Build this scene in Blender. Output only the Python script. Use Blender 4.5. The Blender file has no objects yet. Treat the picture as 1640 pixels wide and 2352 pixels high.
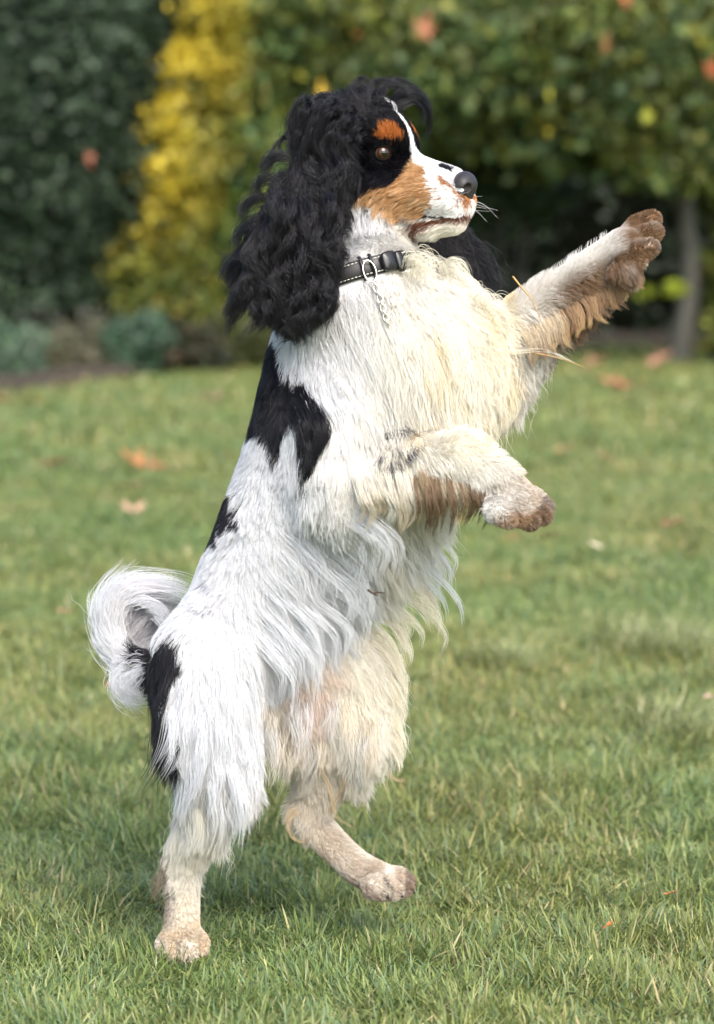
import bpy, math, random
import numpy as np
from mathutils import Vector, Matrix
from mathutils.kdtree import KDTree

# ------------------------------------------------------------------ camera, sky, sun, exposure
SC = bpy.context.scene
COL = SC.collection
random.seed(7)
rng = np.random.default_rng(11)
NS_SHORT, NS_LONG = 560000, 480000    # sown hairs, thinned by region

F = 6400.0            # focal length in photo pixels
DIST = 3.2            # camera to dog
CAM_H = 0.853         # lens height
YH = 480.0            # photo row of the horizon
K = 1640.0 / 1601.0
cam_d = bpy.data.cameras.new("camera")
cam = bpy.data.objects.new("camera", cam_d)
COL.objects.link(cam)
cam.location = (0, -DIST, CAM_H)
cam.rotation_euler = (math.radians(90), 0, 0)
cam_d.sensor_fit = 'VERTICAL'
cam_d.sensor_height = 36.0
cam_d.lens = 36.0 * F / 2352.0
cam_d.shift_y = (YH - 1176.0) / 2352.0
cam_d.clip_start = 0.05
cam_d.clip_end = 400
cam_d.dof.use_dof = True
cam_d.dof.focus_distance = DIST - 0.04
cam_d.dof.aperture_fstop = cam_d.lens / 22.0
SC.camera = cam

SUN_DIR = Vector((0.28, -0.66, 0.74)).normalized()     # towards the sun
world = bpy.data.worlds.new("World")
SC.world = world
world.use_nodes = True
nt = world.node_tree
sky = nt.nodes.new('ShaderNodeTexSky')
sky.sky_type = 'NISHITA'
sky.sun_disc = False
sky.sun_elevation = math.asin(SUN_DIR.z)
sky.sun_rotation = math.atan2(SUN_DIR.x, SUN_DIR.y)
sky.dust_density = 3.0
nt.links.new(sky.outputs[0], nt.nodes['Background'].inputs[0])
nt.nodes['Background'].inputs[1].default_value = 0.15
sun_d = bpy.data.lights.new("sun", 'SUN')
sun_d.energy = 1.35
sun_d.angle = math.radians(42)
sun_d.color = (1.0, 0.95, 0.86)
sun = bpy.data.objects.new("sun", sun_d)
COL.objects.link(sun)
sun.rotation_euler = SUN_DIR.to_track_quat('Z', 'Y').to_euler()
sun.location = (2, -4, 6)

vs = SC.view_settings
vs.view_transform = 'Standard'
vs.look = 'None'
vs.exposure = 1.5
vs.gamma = 1.0
SC.render.engine = 'CYCLES'
cy = SC.cycles
cy.use_denoising = True
cy.max_bounces = 10
cy.diffuse_bounces = 5
cy.glossy_bounces = 3
cy.transmission_bounces = 6
cy.sample_clamp_indirect = 6.0
SC.cycles_curves.shape = 'THICK'
SC.cycles_curves.subdivisions = 2


# ------------------------------------------------------------------ helpers
def W(x, y, Y=0.0):
    """photo point (x, y on the 1601 px wide photo) at depth Y -> world"""
    d = (DIST + Y) / F
    return np.array([(x * K - 820.0) * d, Y, CAM_H - (y * K - YH) * d])


def scr(P):
    d = (DIST + P[..., 1]) / F
    return np.stack([(P[..., 0] / d + 820.0) / K, ((CAM_H - P[..., 2]) / d + YH) / K], -1)


U = K * DIST / F      # metres for one photo px at the dog


def on_ground(x, y):
    d = F * CAM_H / (y * K - YH)
    return np.array([(x * K - 820.0) / F * d, d - DIST, 0.0])


def mat(name, color=None, rough=0.6, spec=0.3, metal=0.0, attr=None, **kw):
    m = bpy.data.materials.new(name)
    m.use_nodes = True
    b = m.node_tree.nodes['Principled BSDF']
    if color is not None:
        b.inputs['Base Color'].default_value = (*color, 1)
    b.inputs['Roughness'].default_value = rough
    b.inputs['Specular IOR Level'].default_value = spec
    b.inputs['Metallic'].default_value = metal
    if attr:
        a = m.node_tree.nodes.new('ShaderNodeAttribute')
        a.attribute_name = attr
        m.node_tree.links.new(a.outputs['Color'], b.inputs['Base Color'])
    for k, v in kw.items():
        b.inputs[k].default_value = v
    return m


def tag(o, label=None, cat=None, group=None, kind=None):
    if label: o['label'] = label
    if cat: o['category'] = cat
    if group: o['group'] = group
    if kind: o['kind'] = kind
    return o


def link(o, parent=None):
    COL.objects.link(o)
    if parent:
        o.parent = parent
    return o


def mesh_np(name, V, Fc, m, parent=None, colors=None, smooth=False, cname='tint'):
    """V (n,3); Fc (m,k) int array of equal-sized faces, or list of arrays"""
    me = bpy.data.meshes.new(name)
    V = np.asarray(V, np.float32)
    lists = Fc if isinstance(Fc, list) else [Fc]
    lists = [np.asarray(f, np.int32) for f in lists if len(f)]
    loops = np.concatenate([f.ravel() for f in lists])
    tot = np.concatenate([np.full(len(f), f.shape[1], np.int32) for f in lists])
    start = np.concatenate([[0], np.cumsum(tot)[:-1]]).astype(np.int32)
    me.vertices.add(len(V)); me.vertices.foreach_set('co', V.ravel())
    me.loops.add(len(loops)); me.loops.foreach_set('vertex_index', loops)
    me.polygons.add(len(tot)); me.polygons.foreach_set('loop_start', start)
    me.polygons.foreach_set('loop_total', tot)
    if smooth:
        me.polygons.foreach_set('use_smooth', np.ones(len(tot), bool))
    me.update(calc_edges=True)
    if colors is not None:
        ca = me.color_attributes.new(cname, 'FLOAT_COLOR', 'POINT')
        c4 = np.ones((len(V), 4), np.float32); c4[:, :3] = colors
        ca.data.foreach_set('color', c4.ravel())
    me.materials.append(m)
    return link(bpy.data.objects.new(name, me), parent)


def tube_mesh(paths, rad, n=8, closed=False):
    """paths: list of (k,3) arrays, rad: list of (k,) radii -> V,F"""
    Vs, Fs, off = [], [], 0
    for P, R in zip(paths, rad):
        P = np.asarray(P, float); k = len(P); R = np.broadcast_to(R, (k,))
        if closed:
            T = np.roll(P, -1, 0) - np.roll(P, 1, 0)
        else:
            T = np.gradient(P, axis=0)
        T /= np.linalg.norm(T, axis=1, keepdims=True) + 1e-12
        ref = np.array([0, 0, 1.0]) if abs(T[:, 2]).mean() < .8 else np.array([1.0, 0, 0])
        A = np.cross(T, ref); A /= np.linalg.norm(A, axis=1, keepdims=True) + 1e-12
        B = np.cross(T, A)
        th = np.arange(n) / n * 2 * np.pi
        V = P[:, None] + R[:, None, None] * (np.cos(th)[None, :, None] * A[:, None] + np.sin(th)[None, :, None] * B[:, None])
        V = V.reshape(-1, 3)
        kk = k if closed else k - 1
        i = np.arange(kk)[:, None]; j = np.arange(n)[None, :]
        i2 = (i + 1) % k; j2 = (j + 1) % n
        f = np.stack([i * n + j, i * n + j2, i2 * n + j2, i2 * n + j], -1).reshape(-1, 4)
        Vs.append(V); Fs.append(f + off); off += len(V)
        if not closed:
            c = np.stack([P[0], P[-1]]); Vs.append(c)
            jj = np.arange(n); j3 = (jj + 1) % n
            base = off - len(V)
            q1 = np.stack([base + j3, base + jj, np.full(n, off), np.full(n, off)], -1)
            tri1 = np.stack([base + j3, base + jj, np.full(n, off)], -1)
            tri2 = np.stack([base + (k - 1) * n + jj, base + (k - 1) * n + j3, np.full(n, off + 1)], -1)
            Fs.append(('t', tri1)); Fs.append(('t', tri2)); off += 2
    quads = np.concatenate([f for f in Fs if not isinstance(f, tuple)])
    tris = [f[1] for f in Fs if isinstance(f, tuple)]
    return np.concatenate(Vs), [quads] + ([np.concatenate(tris)] if tris else [])


def hair_obj(name, P, R, C, m, parent=None):
    """P (n,k,3) strands, R (n,k) radii, C (n,k,3) colours"""
    n, k, _ = P.shape
    cd = bpy.data.hair_curves.new(name)
    cd.add_curves([k] * n)
    pa = cd.attributes.get('position') or cd.attributes.new('position', 'FLOAT_VECTOR', 'POINT')
    pa.data.foreach_set('vector', P.astype(np.float32).ravel())
    ra = cd.attributes.get('radius') or cd.attributes.new('radius', 'FLOAT', 'POINT')
    ra.data.foreach_set('value', R.astype(np.float32).ravel())
    ca = cd.attributes.new('tint', 'FLOAT_COLOR', 'POINT')
    c4 = np.ones((n * k, 4), np.float32); c4[:, :3] = C.reshape(-1, 3)
    ca.data.foreach_set('color', c4.ravel())
    cd.materials.append(m)
    return link(bpy.data.objects.new(name, cd), parent)


def vnoise(P, s, seed=0):
    """cheap smooth value noise, P (...,d) -> 0..1"""
    P = np.asarray(P, float) / s + seed * 17.3
    if P.shape[-1] == 2:
        P = np.concatenate([P, np.zeros(P.shape[:-1] + (1,))], -1)
    I = np.floor(P).astype(np.int64); f = P - I; f = f * f * (3 - 2 * f)
    def h(i, j, k):
        v = (i * 73856093) ^ (j * 19349663) ^ (k * 83492791) ^ (seed * 2654435)
        v = (v ^ (v >> 13)) * 1274126177 & 0xffffffff
        return ((v ^ (v >> 16)) & 0xffff) / 65535.0
    r = 0
    for a in (0, 1):
        for b in (0, 1):
            for c in (0, 1):
                w = (f[..., 0] if a else 1 - f[..., 0]) * (f[..., 1] if b else 1 - f[..., 1]) * (f[..., 2] if c else 1 - f[..., 2])
                r = r + w * h(I[..., 0] + a, I[..., 1] + b, I[..., 2] + c)
    return r


def inpoly(xy, poly):
    x, y = xy[..., 0], xy[..., 1]
    r = np.zeros(x.shape, bool)
    n = len(poly)
    for i in range(n):
        x1, y1 = poly[i]; x2, y2 = poly[(i + 1) % n]
        c = ((y1 > y) != (y2 > y)) & (x < (x2 - x1) * (y - y1) / ((y2 - y1) + 1e-9) + x1)
        r ^= c
    return r


def spline(pts, n):
    """Catmull-Rom through pts (k,d) -> (n,d)"""
    P = np.asarray(pts, float)
    P = np.concatenate([2 * P[:1] - P[1:2], P, 2 * P[-1:] - P[-2:-1]])
    t = np.linspace(0, len(P) - 3 - 1e-6, n); i = t.astype(int); f = (t - i)[:, None]
    a, b, c, d = P[i], P[i + 1], P[i + 2], P[i + 3]
    return .5 * (2 * b + (c - a) * f + (2 * a - 5 * b + 4 * c - d) * f ** 2 + (3 * b - a - 3 * c + d) * f ** 3)


# ------------------------------------------------------------------ lawn
def ground_h(x, y):
    return 0.012 * (vnoise(np.stack([x, y], -1), 1.3, 3) - .5)


m_lawn = bpy.data.materials.new('lawn')
m_lawn.use_nodes = True
_n = m_lawn.node_tree
_b = _n.nodes['Principled BSDF']; _b.inputs['Roughness'].default_value = .9; _b.inputs['Specular IOR Level'].default_value = .1
_tc = _n.nodes.new('ShaderNodeTexCoord')
_n1 = _n.nodes.new('ShaderNodeTexNoise'); _n1.inputs['Scale'].default_value = 1.1; _n1.inputs['Detail'].default_value = 5
_n2 = _n.nodes.new('ShaderNodeTexNoise'); _n2.inputs['Scale'].default_value = 26; _n2.inputs['Detail'].default_value = 6
_r = _n.nodes.new('ShaderNodeValToRGB')
_r.color_ramp.elements[0].position = .35; _r.color_ramp.elements[0].color = (.09, .135, .04, 1)
_r.color_ramp.elements[1].position = .68; _r.color_ramp.elements[1].color = (.15, .18, .055, 1)
_mx = _n.nodes.new('ShaderNodeMath'); _mx.operation = 'MULTIPLY_ADD'; _mx.inputs[1].default_value = .5
_mh = _n.nodes.new('ShaderNodeMath'); _mh.operation = 'MULTIPLY'; _mh.inputs[1].default_value = .5
for a, b in ((_tc.outputs['Object'], _n1.inputs['Vector']), (_tc.outputs['Object'], _n2.inputs['Vector']),
             (_n1.outputs[0], _mh.inputs[0]), (_n2.outputs[0], _mx.inputs[0]), (_mh.outputs[0], _mx.inputs[2]),
             (_mx.outputs[0], _r.inputs[0]), (_r.outputs[0], _b.inputs['Base Color'])):
    _n.links.new(a, b)
gx = np.concatenate([np.linspace(-150, -12, 8), np.linspace(-11, 11, 60), np.linspace(12, 150, 8)])
gy = np.concatenate([np.linspace(-60, -4, 6), np.linspace(-3.5, 18, 90), np.linspace(19, 200, 10)])
GX, GY = np.meshgrid(gx, gy, indexing='ij')
GV = np.stack([GX, GY, ground_h(GX, GY)], -1).reshape(-1, 3)
_i, _j = np.meshgrid(np.arange(len(gx) - 1), np.arange(len(gy) - 1), indexing='ij')
_a = (_i * len(gy) + _j).ravel()
lawn = mesh_np('lawn', GV, np.stack([_a, _a + len(gy), _a + len(gy) + 1, _a + 1], -1), m_lawn, smooth=True)
tag(lawn, kind='structure')

# grass blades: more of them where the lawn is close
m_grass = mat('grass', rough=.42, spec=.45, attr='tint')
_b = m_grass.node_tree.nodes['Principled BSDF']
_tr = m_grass.node_tree.nodes.new('ShaderNodeBsdfTranslucent')
_ms = m_grass.node_tree.nodes.new('ShaderNodeMixShader'); _ms.inputs[0].default_value = .3
_at = [x for x in m_grass.node_tree.nodes if x.type == 'ATTRIBUTE'][0]
_out = m_grass.node_tree.nodes['Material Output']
m_grass.node_tree.links.new(_at.outputs['Color'], _tr.inputs['Color'])
m_grass.node_tree.links.new(_b.outputs[0], _ms.inputs[1]); m_grass.node_tree.links.new(_tr.outputs[0], _ms.inputs[2])
m_grass.node_tree.links.new(_ms.outputs[0], _out.inputs[0])


def grass(n, d0, d1, power, half, hgt, wid, name):
    u = rng.random(n)
    # density falls with distance
    d = (d0 ** (1 - power) + u * (d1 ** (1 - power) - d0 ** (1 - power))) ** (1 / (1 - power))
    x = (rng.random(n) * 2 - 1) * (half * d + .25)
    y = d - DIST
    sy = (F * CAM_H / d + YH) / K; sx = (x / d * F + 820) / K
    ok = sy > np.interp(sx, EX, EYY) + 1
    x, y, d = x[ok], y[ok], d[ok]; n = len(x)
    # tufts
    tn = vnoise(np.stack([x, y], -1), .09, 5); big = vnoise(np.stack([x, y], -1), .45, 8)
    H = hgt * (0.45 + .9 * rng.random(n)) * (.5 + 1.0 * tn) * (.8 + .4 * big)
    wd = wid * (.6 + .8 * rng.random(n)) * np.maximum(1, d / 4.2)
    az = rng.random(n) * 2 * np.pi + 0 * tn
    swirl = vnoise(np.stack([x, y], -1), .16, 9) * 4 * np.pi
    az = np.where(rng.random(n) < .35, swirl + rng.normal(0, .7, n), az)
    lean = np.clip(rng.normal(.95, .42, n), .05, 1.6)
    bend = rng.normal(.5, .35, n)
    dirh = np.stack([np.cos(az), np.sin(az)], -1)
    waz = az + np.pi / 2 + rng.normal(0, .5, n)
    wv = np.stack([np.cos(waz), np.sin(waz), rng.normal(0, .25, n)], -1)
    base = np.stack([x, y, ground_h(x, y) - .004], -1)
    ts = [0, .38, .72, 1.0]
    V = np.zeros((n, 7, 3)); P = base.copy(); prev = 0
    for k, t in enumerate(ts):
        if k:
            ang = lean + bend * t
            st = (t - prev) * H * 1.25
            P = P + np.stack([dirh[:, 0] * np.sin(ang) * st, dirh[:, 1] * np.sin(ang) * st, np.cos(ang) * st], -1)
            P[:, 2] = np.maximum(P[:, 2], .003)
        prev = t
        ww = wd * (1, .95, .7, 0)[k] / 2
        if k < 3:
            V[:, 2 * k] = P - wv * ww[:, None]; V[:, 2 * k + 1] = P + wv * ww[:, None]
        else:
            V[:, 6] = P
    r = rng.random(n)[:, None]
    g1, g2, g3 = np.array([.14, .19, .048]), np.array([.26, .28, .085]), np.array([.145, .21, .09])
    c = g1 * (1 - r) + g2 * r
    pick = rng.random(n)
    c = np.where((pick < .22)[:, None], g3, c)
    dead = pick > (.945 - .06 * big)
    c = np.where(dead[:, None], np.array([.42, .36, .17]) * (.6 + .6 * r), c)
    yel = vnoise(np.stack([x, y], -1), .3, 21)[:, None]
    c = c * (1 + (yel - .5) * np.array([.42, .12, .15]))
    c *= (.75 + .5 * rng.random(n))[:, None]
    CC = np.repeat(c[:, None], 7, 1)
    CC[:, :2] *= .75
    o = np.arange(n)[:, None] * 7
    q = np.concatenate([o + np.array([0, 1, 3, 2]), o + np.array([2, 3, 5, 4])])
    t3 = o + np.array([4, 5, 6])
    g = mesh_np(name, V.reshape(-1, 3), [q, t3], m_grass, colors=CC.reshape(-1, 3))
    return g


EX = [-900, -300, 0, 150, 300, 450, 600, 900, 1200, 1400, 1500, 1700, 2300]
EYY = [1010, 925, 884, 868, 845, 822, 806, 796, 783, 776, 783, 780, 775]
GRASS_N = 560000
g1 = grass(GRASS_N, 2.6, 9.5, 1.75, .165, .028, .0020, 'grass')
tag(g1, 'short tangled green lawn grass under the dog', 'grass', kind='stuff')
g2 = grass(160000, 9.0, 17.5, 1.01, .19, .035, .0032, 'grass')
tag(g2, 'soft distant lawn grass reaching the flower bed', 'grass', kind='stuff')

def tuft(x, y, n, rad_, hgt, label):
    c = on_ground(x, y)
    a = rng.random(n) * 2 * np.pi; r = np.sqrt(rng.random(n)) * rad_ * (.7 + .5 * vnoise(np.stack([np.cos(a), np.sin(a)], -1), .5, 7))
    px, py = c[0] + r * np.cos(a), c[1] + r * np.sin(a) * 1.2
    az = rng.random(n) * 2 * np.pi; lean = np.clip(rng.normal(.75, .35, n), .05, 1.5); H = hgt * (.5 + .8 * rng.random(n)); wd = .0022 * (.6 + .7 * rng.random(n))
    P = np.stack([px, py, ground_h(px, py) - .004], -1); wv = np.stack([-np.sin(az + .6), np.cos(az + .6), 0 * az], -1)
    V = np.zeros((n, 7, 3)); prev = 0
    for k, t in enumerate((0, .38, .72, 1.0)):
        if k:
            g = lean + .6 * t; st = (t - prev) * H
            P = P + np.stack([np.cos(az) * np.sin(g) * st, np.sin(az) * np.sin(g) * st, np.cos(g) * st], -1)
        prev = t; w = wd * (1, .95, .7, 0)[k] / 2
        if k < 3: V[:, 2 * k] = P - wv * w[:, None]; V[:, 2 * k + 1] = P + wv * w[:, None]
        else: V[:, 6] = P
    q = rng.random(n)[:, None]
    C = np.array([.15, .20, .06]) * (1 - q) + np.array([.30, .32, .13]) * q
    C = np.where(rng.random((n, 1)) < .15, np.array([.5, .46, .28]), C)
    o = np.arange(n)[:, None] * 7
    tag(mesh_np('grass_tuft', V.reshape(-1, 3), [np.concatenate([o + np.array([0, 1, 3, 2]), o + np.array([2, 3, 5, 4])]), o + np.array([4, 5, 6])], m_grass, colors=np.repeat(C, 7, 0)), label, 'grass tuft', 'tufts standing up from the lawn')


tuft(1125, 1500, 1000, .055, .07, 'small pale grass tuft standing alone right of the dog')
tuft(1480, 1460, 2600, .11, .08, 'large pale grass tuft near the right edge of the lawn')
tuft(1560, 1640, 2000, .10, .065, 'wide ragged grass tuft below the large one at the right edge')

# ------------------------------------------------------------------ shrubs, hedge and trees behind the lawn
m_leaf = mat('foliage', rough=.5, spec=.35, attr='tint')
_nt = m_leaf.node_tree
_tr = _nt.nodes.new('ShaderNodeBsdfTranslucent'); _ms = _nt.nodes.new('ShaderNodeMixShader'); _ms.inputs[0].default_value = .3
_at = [x for x in _nt.nodes if x.type == 'ATTRIBUTE'][0]
_nt.links.new(_at.outputs['Color'], _tr.inputs['Color'])
_nt.links.new(_nt.nodes['Principled BSDF'].outputs[0], _ms.inputs[1]); _nt.links.new(_tr.outputs[0], _ms.inputs[2])
_nt.links.new(_ms.outputs[0], _nt.nodes['Material Output'].inputs[0])
m_bark = bpy.data.materials.new('bark'); m_bark.use_nodes = True
_nt = m_bark.node_tree; _b = _nt.nodes['Principled BSDF']; _b.inputs['Roughness'].default_value = .85
_n1 = _nt.nodes.new('ShaderNodeTexNoise'); _n1.inputs['Scale'].default_value = 14; _n1.inputs['Detail'].default_value = 6
_r = _nt.nodes.new('ShaderNodeValToRGB')
_r.color_ramp.elements[0].position = .35; _r.color_ramp.elements[0].color = (.045, .045, .036, 1)
_r.color_ramp.elements[1].position = .65; _r.color_ramp.elements[1].color = (.08, .077, .063, 1)
_nt.links.new(_n1.outputs[0], _r.inputs[0]); _nt.links.new(_r.outputs[0], _b.inputs['Base Color'])


def leaves_mesh(P, size, cols, droop=.4):
    """folded diamond leaves at P (n,3)"""
    n = len(P)
    a = rng.normal(size=(n, 3)); a[:, 2] -= droop; a /= np.linalg.norm(a, axis=1, keepdims=True)
    b = rng.normal(size=(n, 3)); b = np.cross(a, b); b /= np.linalg.norm(b, axis=1, keepdims=True)
    c = np.cross(a, b)
    s = (size * (.6 + .8 * rng.random(n)))[:, None]
    w = s * .36
    v0 = P; v1 = P + a * s * .45 + b * w + c * s * .12; v3 = P + a * s * .45 - b * w + c * s * .12; v2 = P + a * s
    V = np.stack([v0, v1, v2, v3], 1).reshape(-1, 3)
    o = np.arange(n)[:, None] * 4
    Fc = np.concatenate([o + np.array([0, 1, 2]), o + np.array([0, 2, 3])])
    return V, Fc, np.repeat(cols, 4, 0)


def blob_points(blobs, n, shell=.45):
    """points in ellipsoids (cx,cy,cz,rx,ry,rz), gathered in clumps and biased to the outside"""
    B = np.array(blobs, float)
    vol = (B[:, 3] * B[:, 5]) ** .9
    nc = max(30, n // 45)
    idx = rng.choice(len(B), nc, p=vol / vol.sum())
    d = rng.normal(size=(nc, 3)); d /= np.linalg.norm(d, axis=1, keepdims=True)
    r = (shell + (1 - shell) * rng.random(nc)) ** .7
    cc = B[idx, :3] + d * r[:, None] * B[idx, 3:]
    cs = (B[idx, 3:].min(1) * (.10 + .16 * rng.random(nc)))
    k = rng.integers(0, nc, n)
    P = cc[k] + rng.normal(size=(n, 3)) * cs[k][:, None] * np.array([1, 1, .7])
    P[:, 2] = np.maximum(P[:, 2], .02)
    return P, k, nc


def shrub(name, label, cat, blobs, n, size, palette, stems, group=None, stem_r=.02, shell=.45, clump_var=.5, colfn=None, droop=.4):
    base = stems[0][0]
    e = bpy.data.objects.new(name, None); link(e); e.location = (0, 0, 0)
    tag(e, label, cat, group)
    P, k, nc = blob_points(blobs, n, shell)
    pal = np.array(palette)
    cch = rng.integers(0, len(pal), nc)
    c = pal[cch[k]] * (1 - clump_var) + pal[rng.integers(0, len(pal), n)] * clump_var
    c = c * (.65 + .7 * rng.random(nc))[k][:, None] * (.75 + .5 * rng.random(n))[:, None]
    if colfn is not None:
        c = colfn(P, c)
    V, Fc, CC = leaves_mesh(P, size, c, droop)
    mesh_np('crown', V, Fc, m_leaf, e, CC)
    paths, rad = [], []
    for st in stems:
        q = spline(st, 14); paths.append(q); rad.append(np.linspace(stem_r, stem_r * .35, 14))
    V, Fc = tube_mesh(paths, rad, 8)
    mesh_np('trunk', V, Fc, m_bark, e, smooth=True)
    return e


def B(x, y, d, rx, ry, rz):
    """ellipsoid from photo px centre, distance d, px radii"""
    s = d / F * K
    p = W(x, y, d - DIST)
    return (p[0], p[1], p[2], rx * s, ry, rz * s)


def stems_of(x, d, h, n=5, spread=.4):
    p = W(x, 900, d - DIST)
    out = []
    for i in range(n):
        a = random.uniform(-spread, spread); b = random.uniform(-.25, .25)
        out.append([(p[0] + a * .15, p[1] + b * .2, -.05), (p[0] + a * .5, p[1] + b, h * .45), (p[0] + a * 1.2, p[1] + b * 1.4, h)])
    return out


DG = [(.025, .045, .022), (.04, .07, .034), (.065, .10, .06), (.018, .032, .016)]
# the dark evergreen on the left
shrub('evergreen_shrub', 'tall dense dark green evergreen shrub filling the upper left', 'shrub',
      [B(120, 350, 15.6, 330, .8, 430), B(-300, 300, 15.8, 300, .9, 500), B(200, 60, 15.8, 220, .8, 300), B(60, 650, 15.4, 300, .6, 150)],
      42000, .055, DG, stems_of(100, 15.9, .9, 7, .3), shell=.6)

def gold_fn(P, c):
    s = scr(P)
    n = vnoise(P, .14, 4)
    edge = np.interp(s[:, 1], [0, 120, 300, 480, 560, 800], [400, 385, 305, 310, 250, 240])
    f = np.clip(1.3 - (s[:, 0] - edge) / 160, 0, 1) * np.clip((640 - s[:, 1]) / 220, 0, 1)
    f = f * (n > .22)
    y = np.array([.64, .50, .045]) * (.6 + .5 * n)[:, None]
    c = np.where((s[:, 1] > 540)[:, None], c * np.array([.72, .8, .8]), c)
    return c * (1 - f[:, None]) + y * f[:, None]

OL = [(.15, .165, .025), (.20, .19, .03), (.10, .14, .03), (.28, .21, .035), (.09, .12, .03)]
shrub('golden_shrub', 'shrub with bright yellow autumn leaves beside the dark evergreen', 'shrub',
      [B(500, 0, 15.3, 85, .35, 120), B(480, 170, 15.25, 90, .35, 130), B(420, 330, 15.2, 95, .4, 130), B(400, 470, 15.2, 90, .4, 120),
       B(380, 600, 15.2, 115, .4, 100), B(325, 640, 15.1, 85, .3, 80), B(440, 720, 15.2, 120, .4, 80)],
      26000, .05, OL, stems_of(430, 15.35, .6, 5, .1), colfn=gold_fn, shell=.5)

MG = [(.075, .125, .028), (.115, .155, .03), (.15, .155, .027), (.065, .115, .045), (.12, .18, .09), (.045, .08, .025), (.18, .18, .04)]
shrub('leafy_shrub', 'tall mid green shrub with olive lower leaves behind the dog', 'shrub',
      [B(600, 120, 15.6, 150, .5, 260), B(600, 420, 15.5, 150, .5, 230), B(680, 660, 15.4, 170, .4, 150), B(760, 100, 15.7, 160, .5, 200)],
      34000, .06, [(.10, .17, .035), (.15, .19, .035), (.18, .19, .03), (.07, .13, .04), (.12, .22, .11)], stems_of(600, 15.6, .7, 6, .2), shell=.5)

def maple_fn(P, c):
    s = scr(P)
    n = vnoise(P, .10, 14)
    y = np.array([.30, .28, .03])
    f = (n > .83)[:, None] * .8
    return c * (1 - f) + y * f

shrub('maple_tree', 'broad green tree with scattered yellow leaves overhanging the dark gap', 'tree',
      [B(850, 60, 15.4, 230, .7, 160), B(1100, 100, 15.2, 260, .8, 210), B(1350, 80, 15.0, 260, .8, 230), B(1560, 120, 15.2, 220, .8, 260),
       B(1230, 290, 15.2, 190, .5, 90), B(1480, 310, 15.0, 170, .5, 110), B(900, 230, 15.8, 160, .5, 130)],
      52000, .065, MG, [[(2.6, 13.0, -.05), (2.5, 12.9, .9), (1.6, 12.6, 1.8)], [(2.6, 13.0, -.05), (2.7, 12.8, 1.0), (2.3, 12.2, 2.2)], [(2.5, 12.9, .9), (.9, 12.6, 1.9)]],
      colfn=maple_fn, shell=.35, stem_r=.07)
shrub('conifer_shrub', 'low grey green shrub spreading in the shade beneath the overhanging tree', 'shrub',
      [B(1120, 380, 16.2, 130, .3, 60), B(1190, 430, 16.3, 110, .3, 60), B(1060, 440, 16.2, 80, .3, 70), B(1000, 360, 16, 80, .3, 60)],
      7000, .05, [(.05, .085, .045), (.06, .10, .05), (.04, .07, .035)], stems_of(1130, 16.3, 1.1, 5, .4), shell=.3)
shrub('yellowing_shrub', 'bush with yellow green leaves behind the slender grey trunk', 'shrub',
      [B(1640, 420, 15.8, 70, .3, 90), B(1630, 600, 15.6, 60, .3, 90), B(1650, 750, 15.4, 60, .3, 70)],
      5000, .05, [(.10, .14, .03), (.2, .2, .03), (.06, .10, .03)], stems_of(1640, 15.7, 1.2, 4, .2), shell=.4)

# slender tree on the right
e = link(bpy.data.objects.new('slender_tree', None))
tag(e, 'slender tree with a smooth grey trunk at the right edge', 'tree')
tb = on_ground(1520, 812)
ty = tb[1]
trk = [W(1522, 830, ty), W(1530, 760, ty), W(1545, 640, ty), W(1540, 520, ty), W(1530, 420, ty), W(1505, 340, ty), W(1490, 230, ty)]
paths = [spline(trk, 30)]; rr = np.interp(np.linspace(0, 1, 30), [0, .08, .2, .6, 1], [.098, .075, .066, .048, .02])
rads = [rr]
for br in ([(1530, 430), (1565, 395), (1610, 370), (1660, 330)], [(1527, 415), (1490, 370), (1440, 340)], [(1510, 345), (1540, 290), (1560, 200)], [(1536, 480), (1500, 440), (1462, 425)]):
    paths.append(spline([W(x, y, ty + .05 * i) for i, (x, y) in enumerate(br)], 12)); rads.append(np.linspace(.026, .008, 12))
V, Fc = tube_mesh(paths, rads, 12)
mesh_np('trunk', V, Fc, m_bark, e, smooth=True)
P, k, nc = blob_points([B(1490, 300, 15.0, 90, .4, 60), B(1580, 250, 15.0, 90, .4, 90), B(1440, 200, 15.0, 100, .4, 90)], 5000, .2)
c = np.array(MG)[rng.integers(0, 5, 5000)] * (.7 + .6 * rng.random(5000))[:, None]
V, Fc, CC = leaves_mesh(P, .06, c); mesh_np('crown', V, Fc, m_leaf, e, CC)

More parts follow.
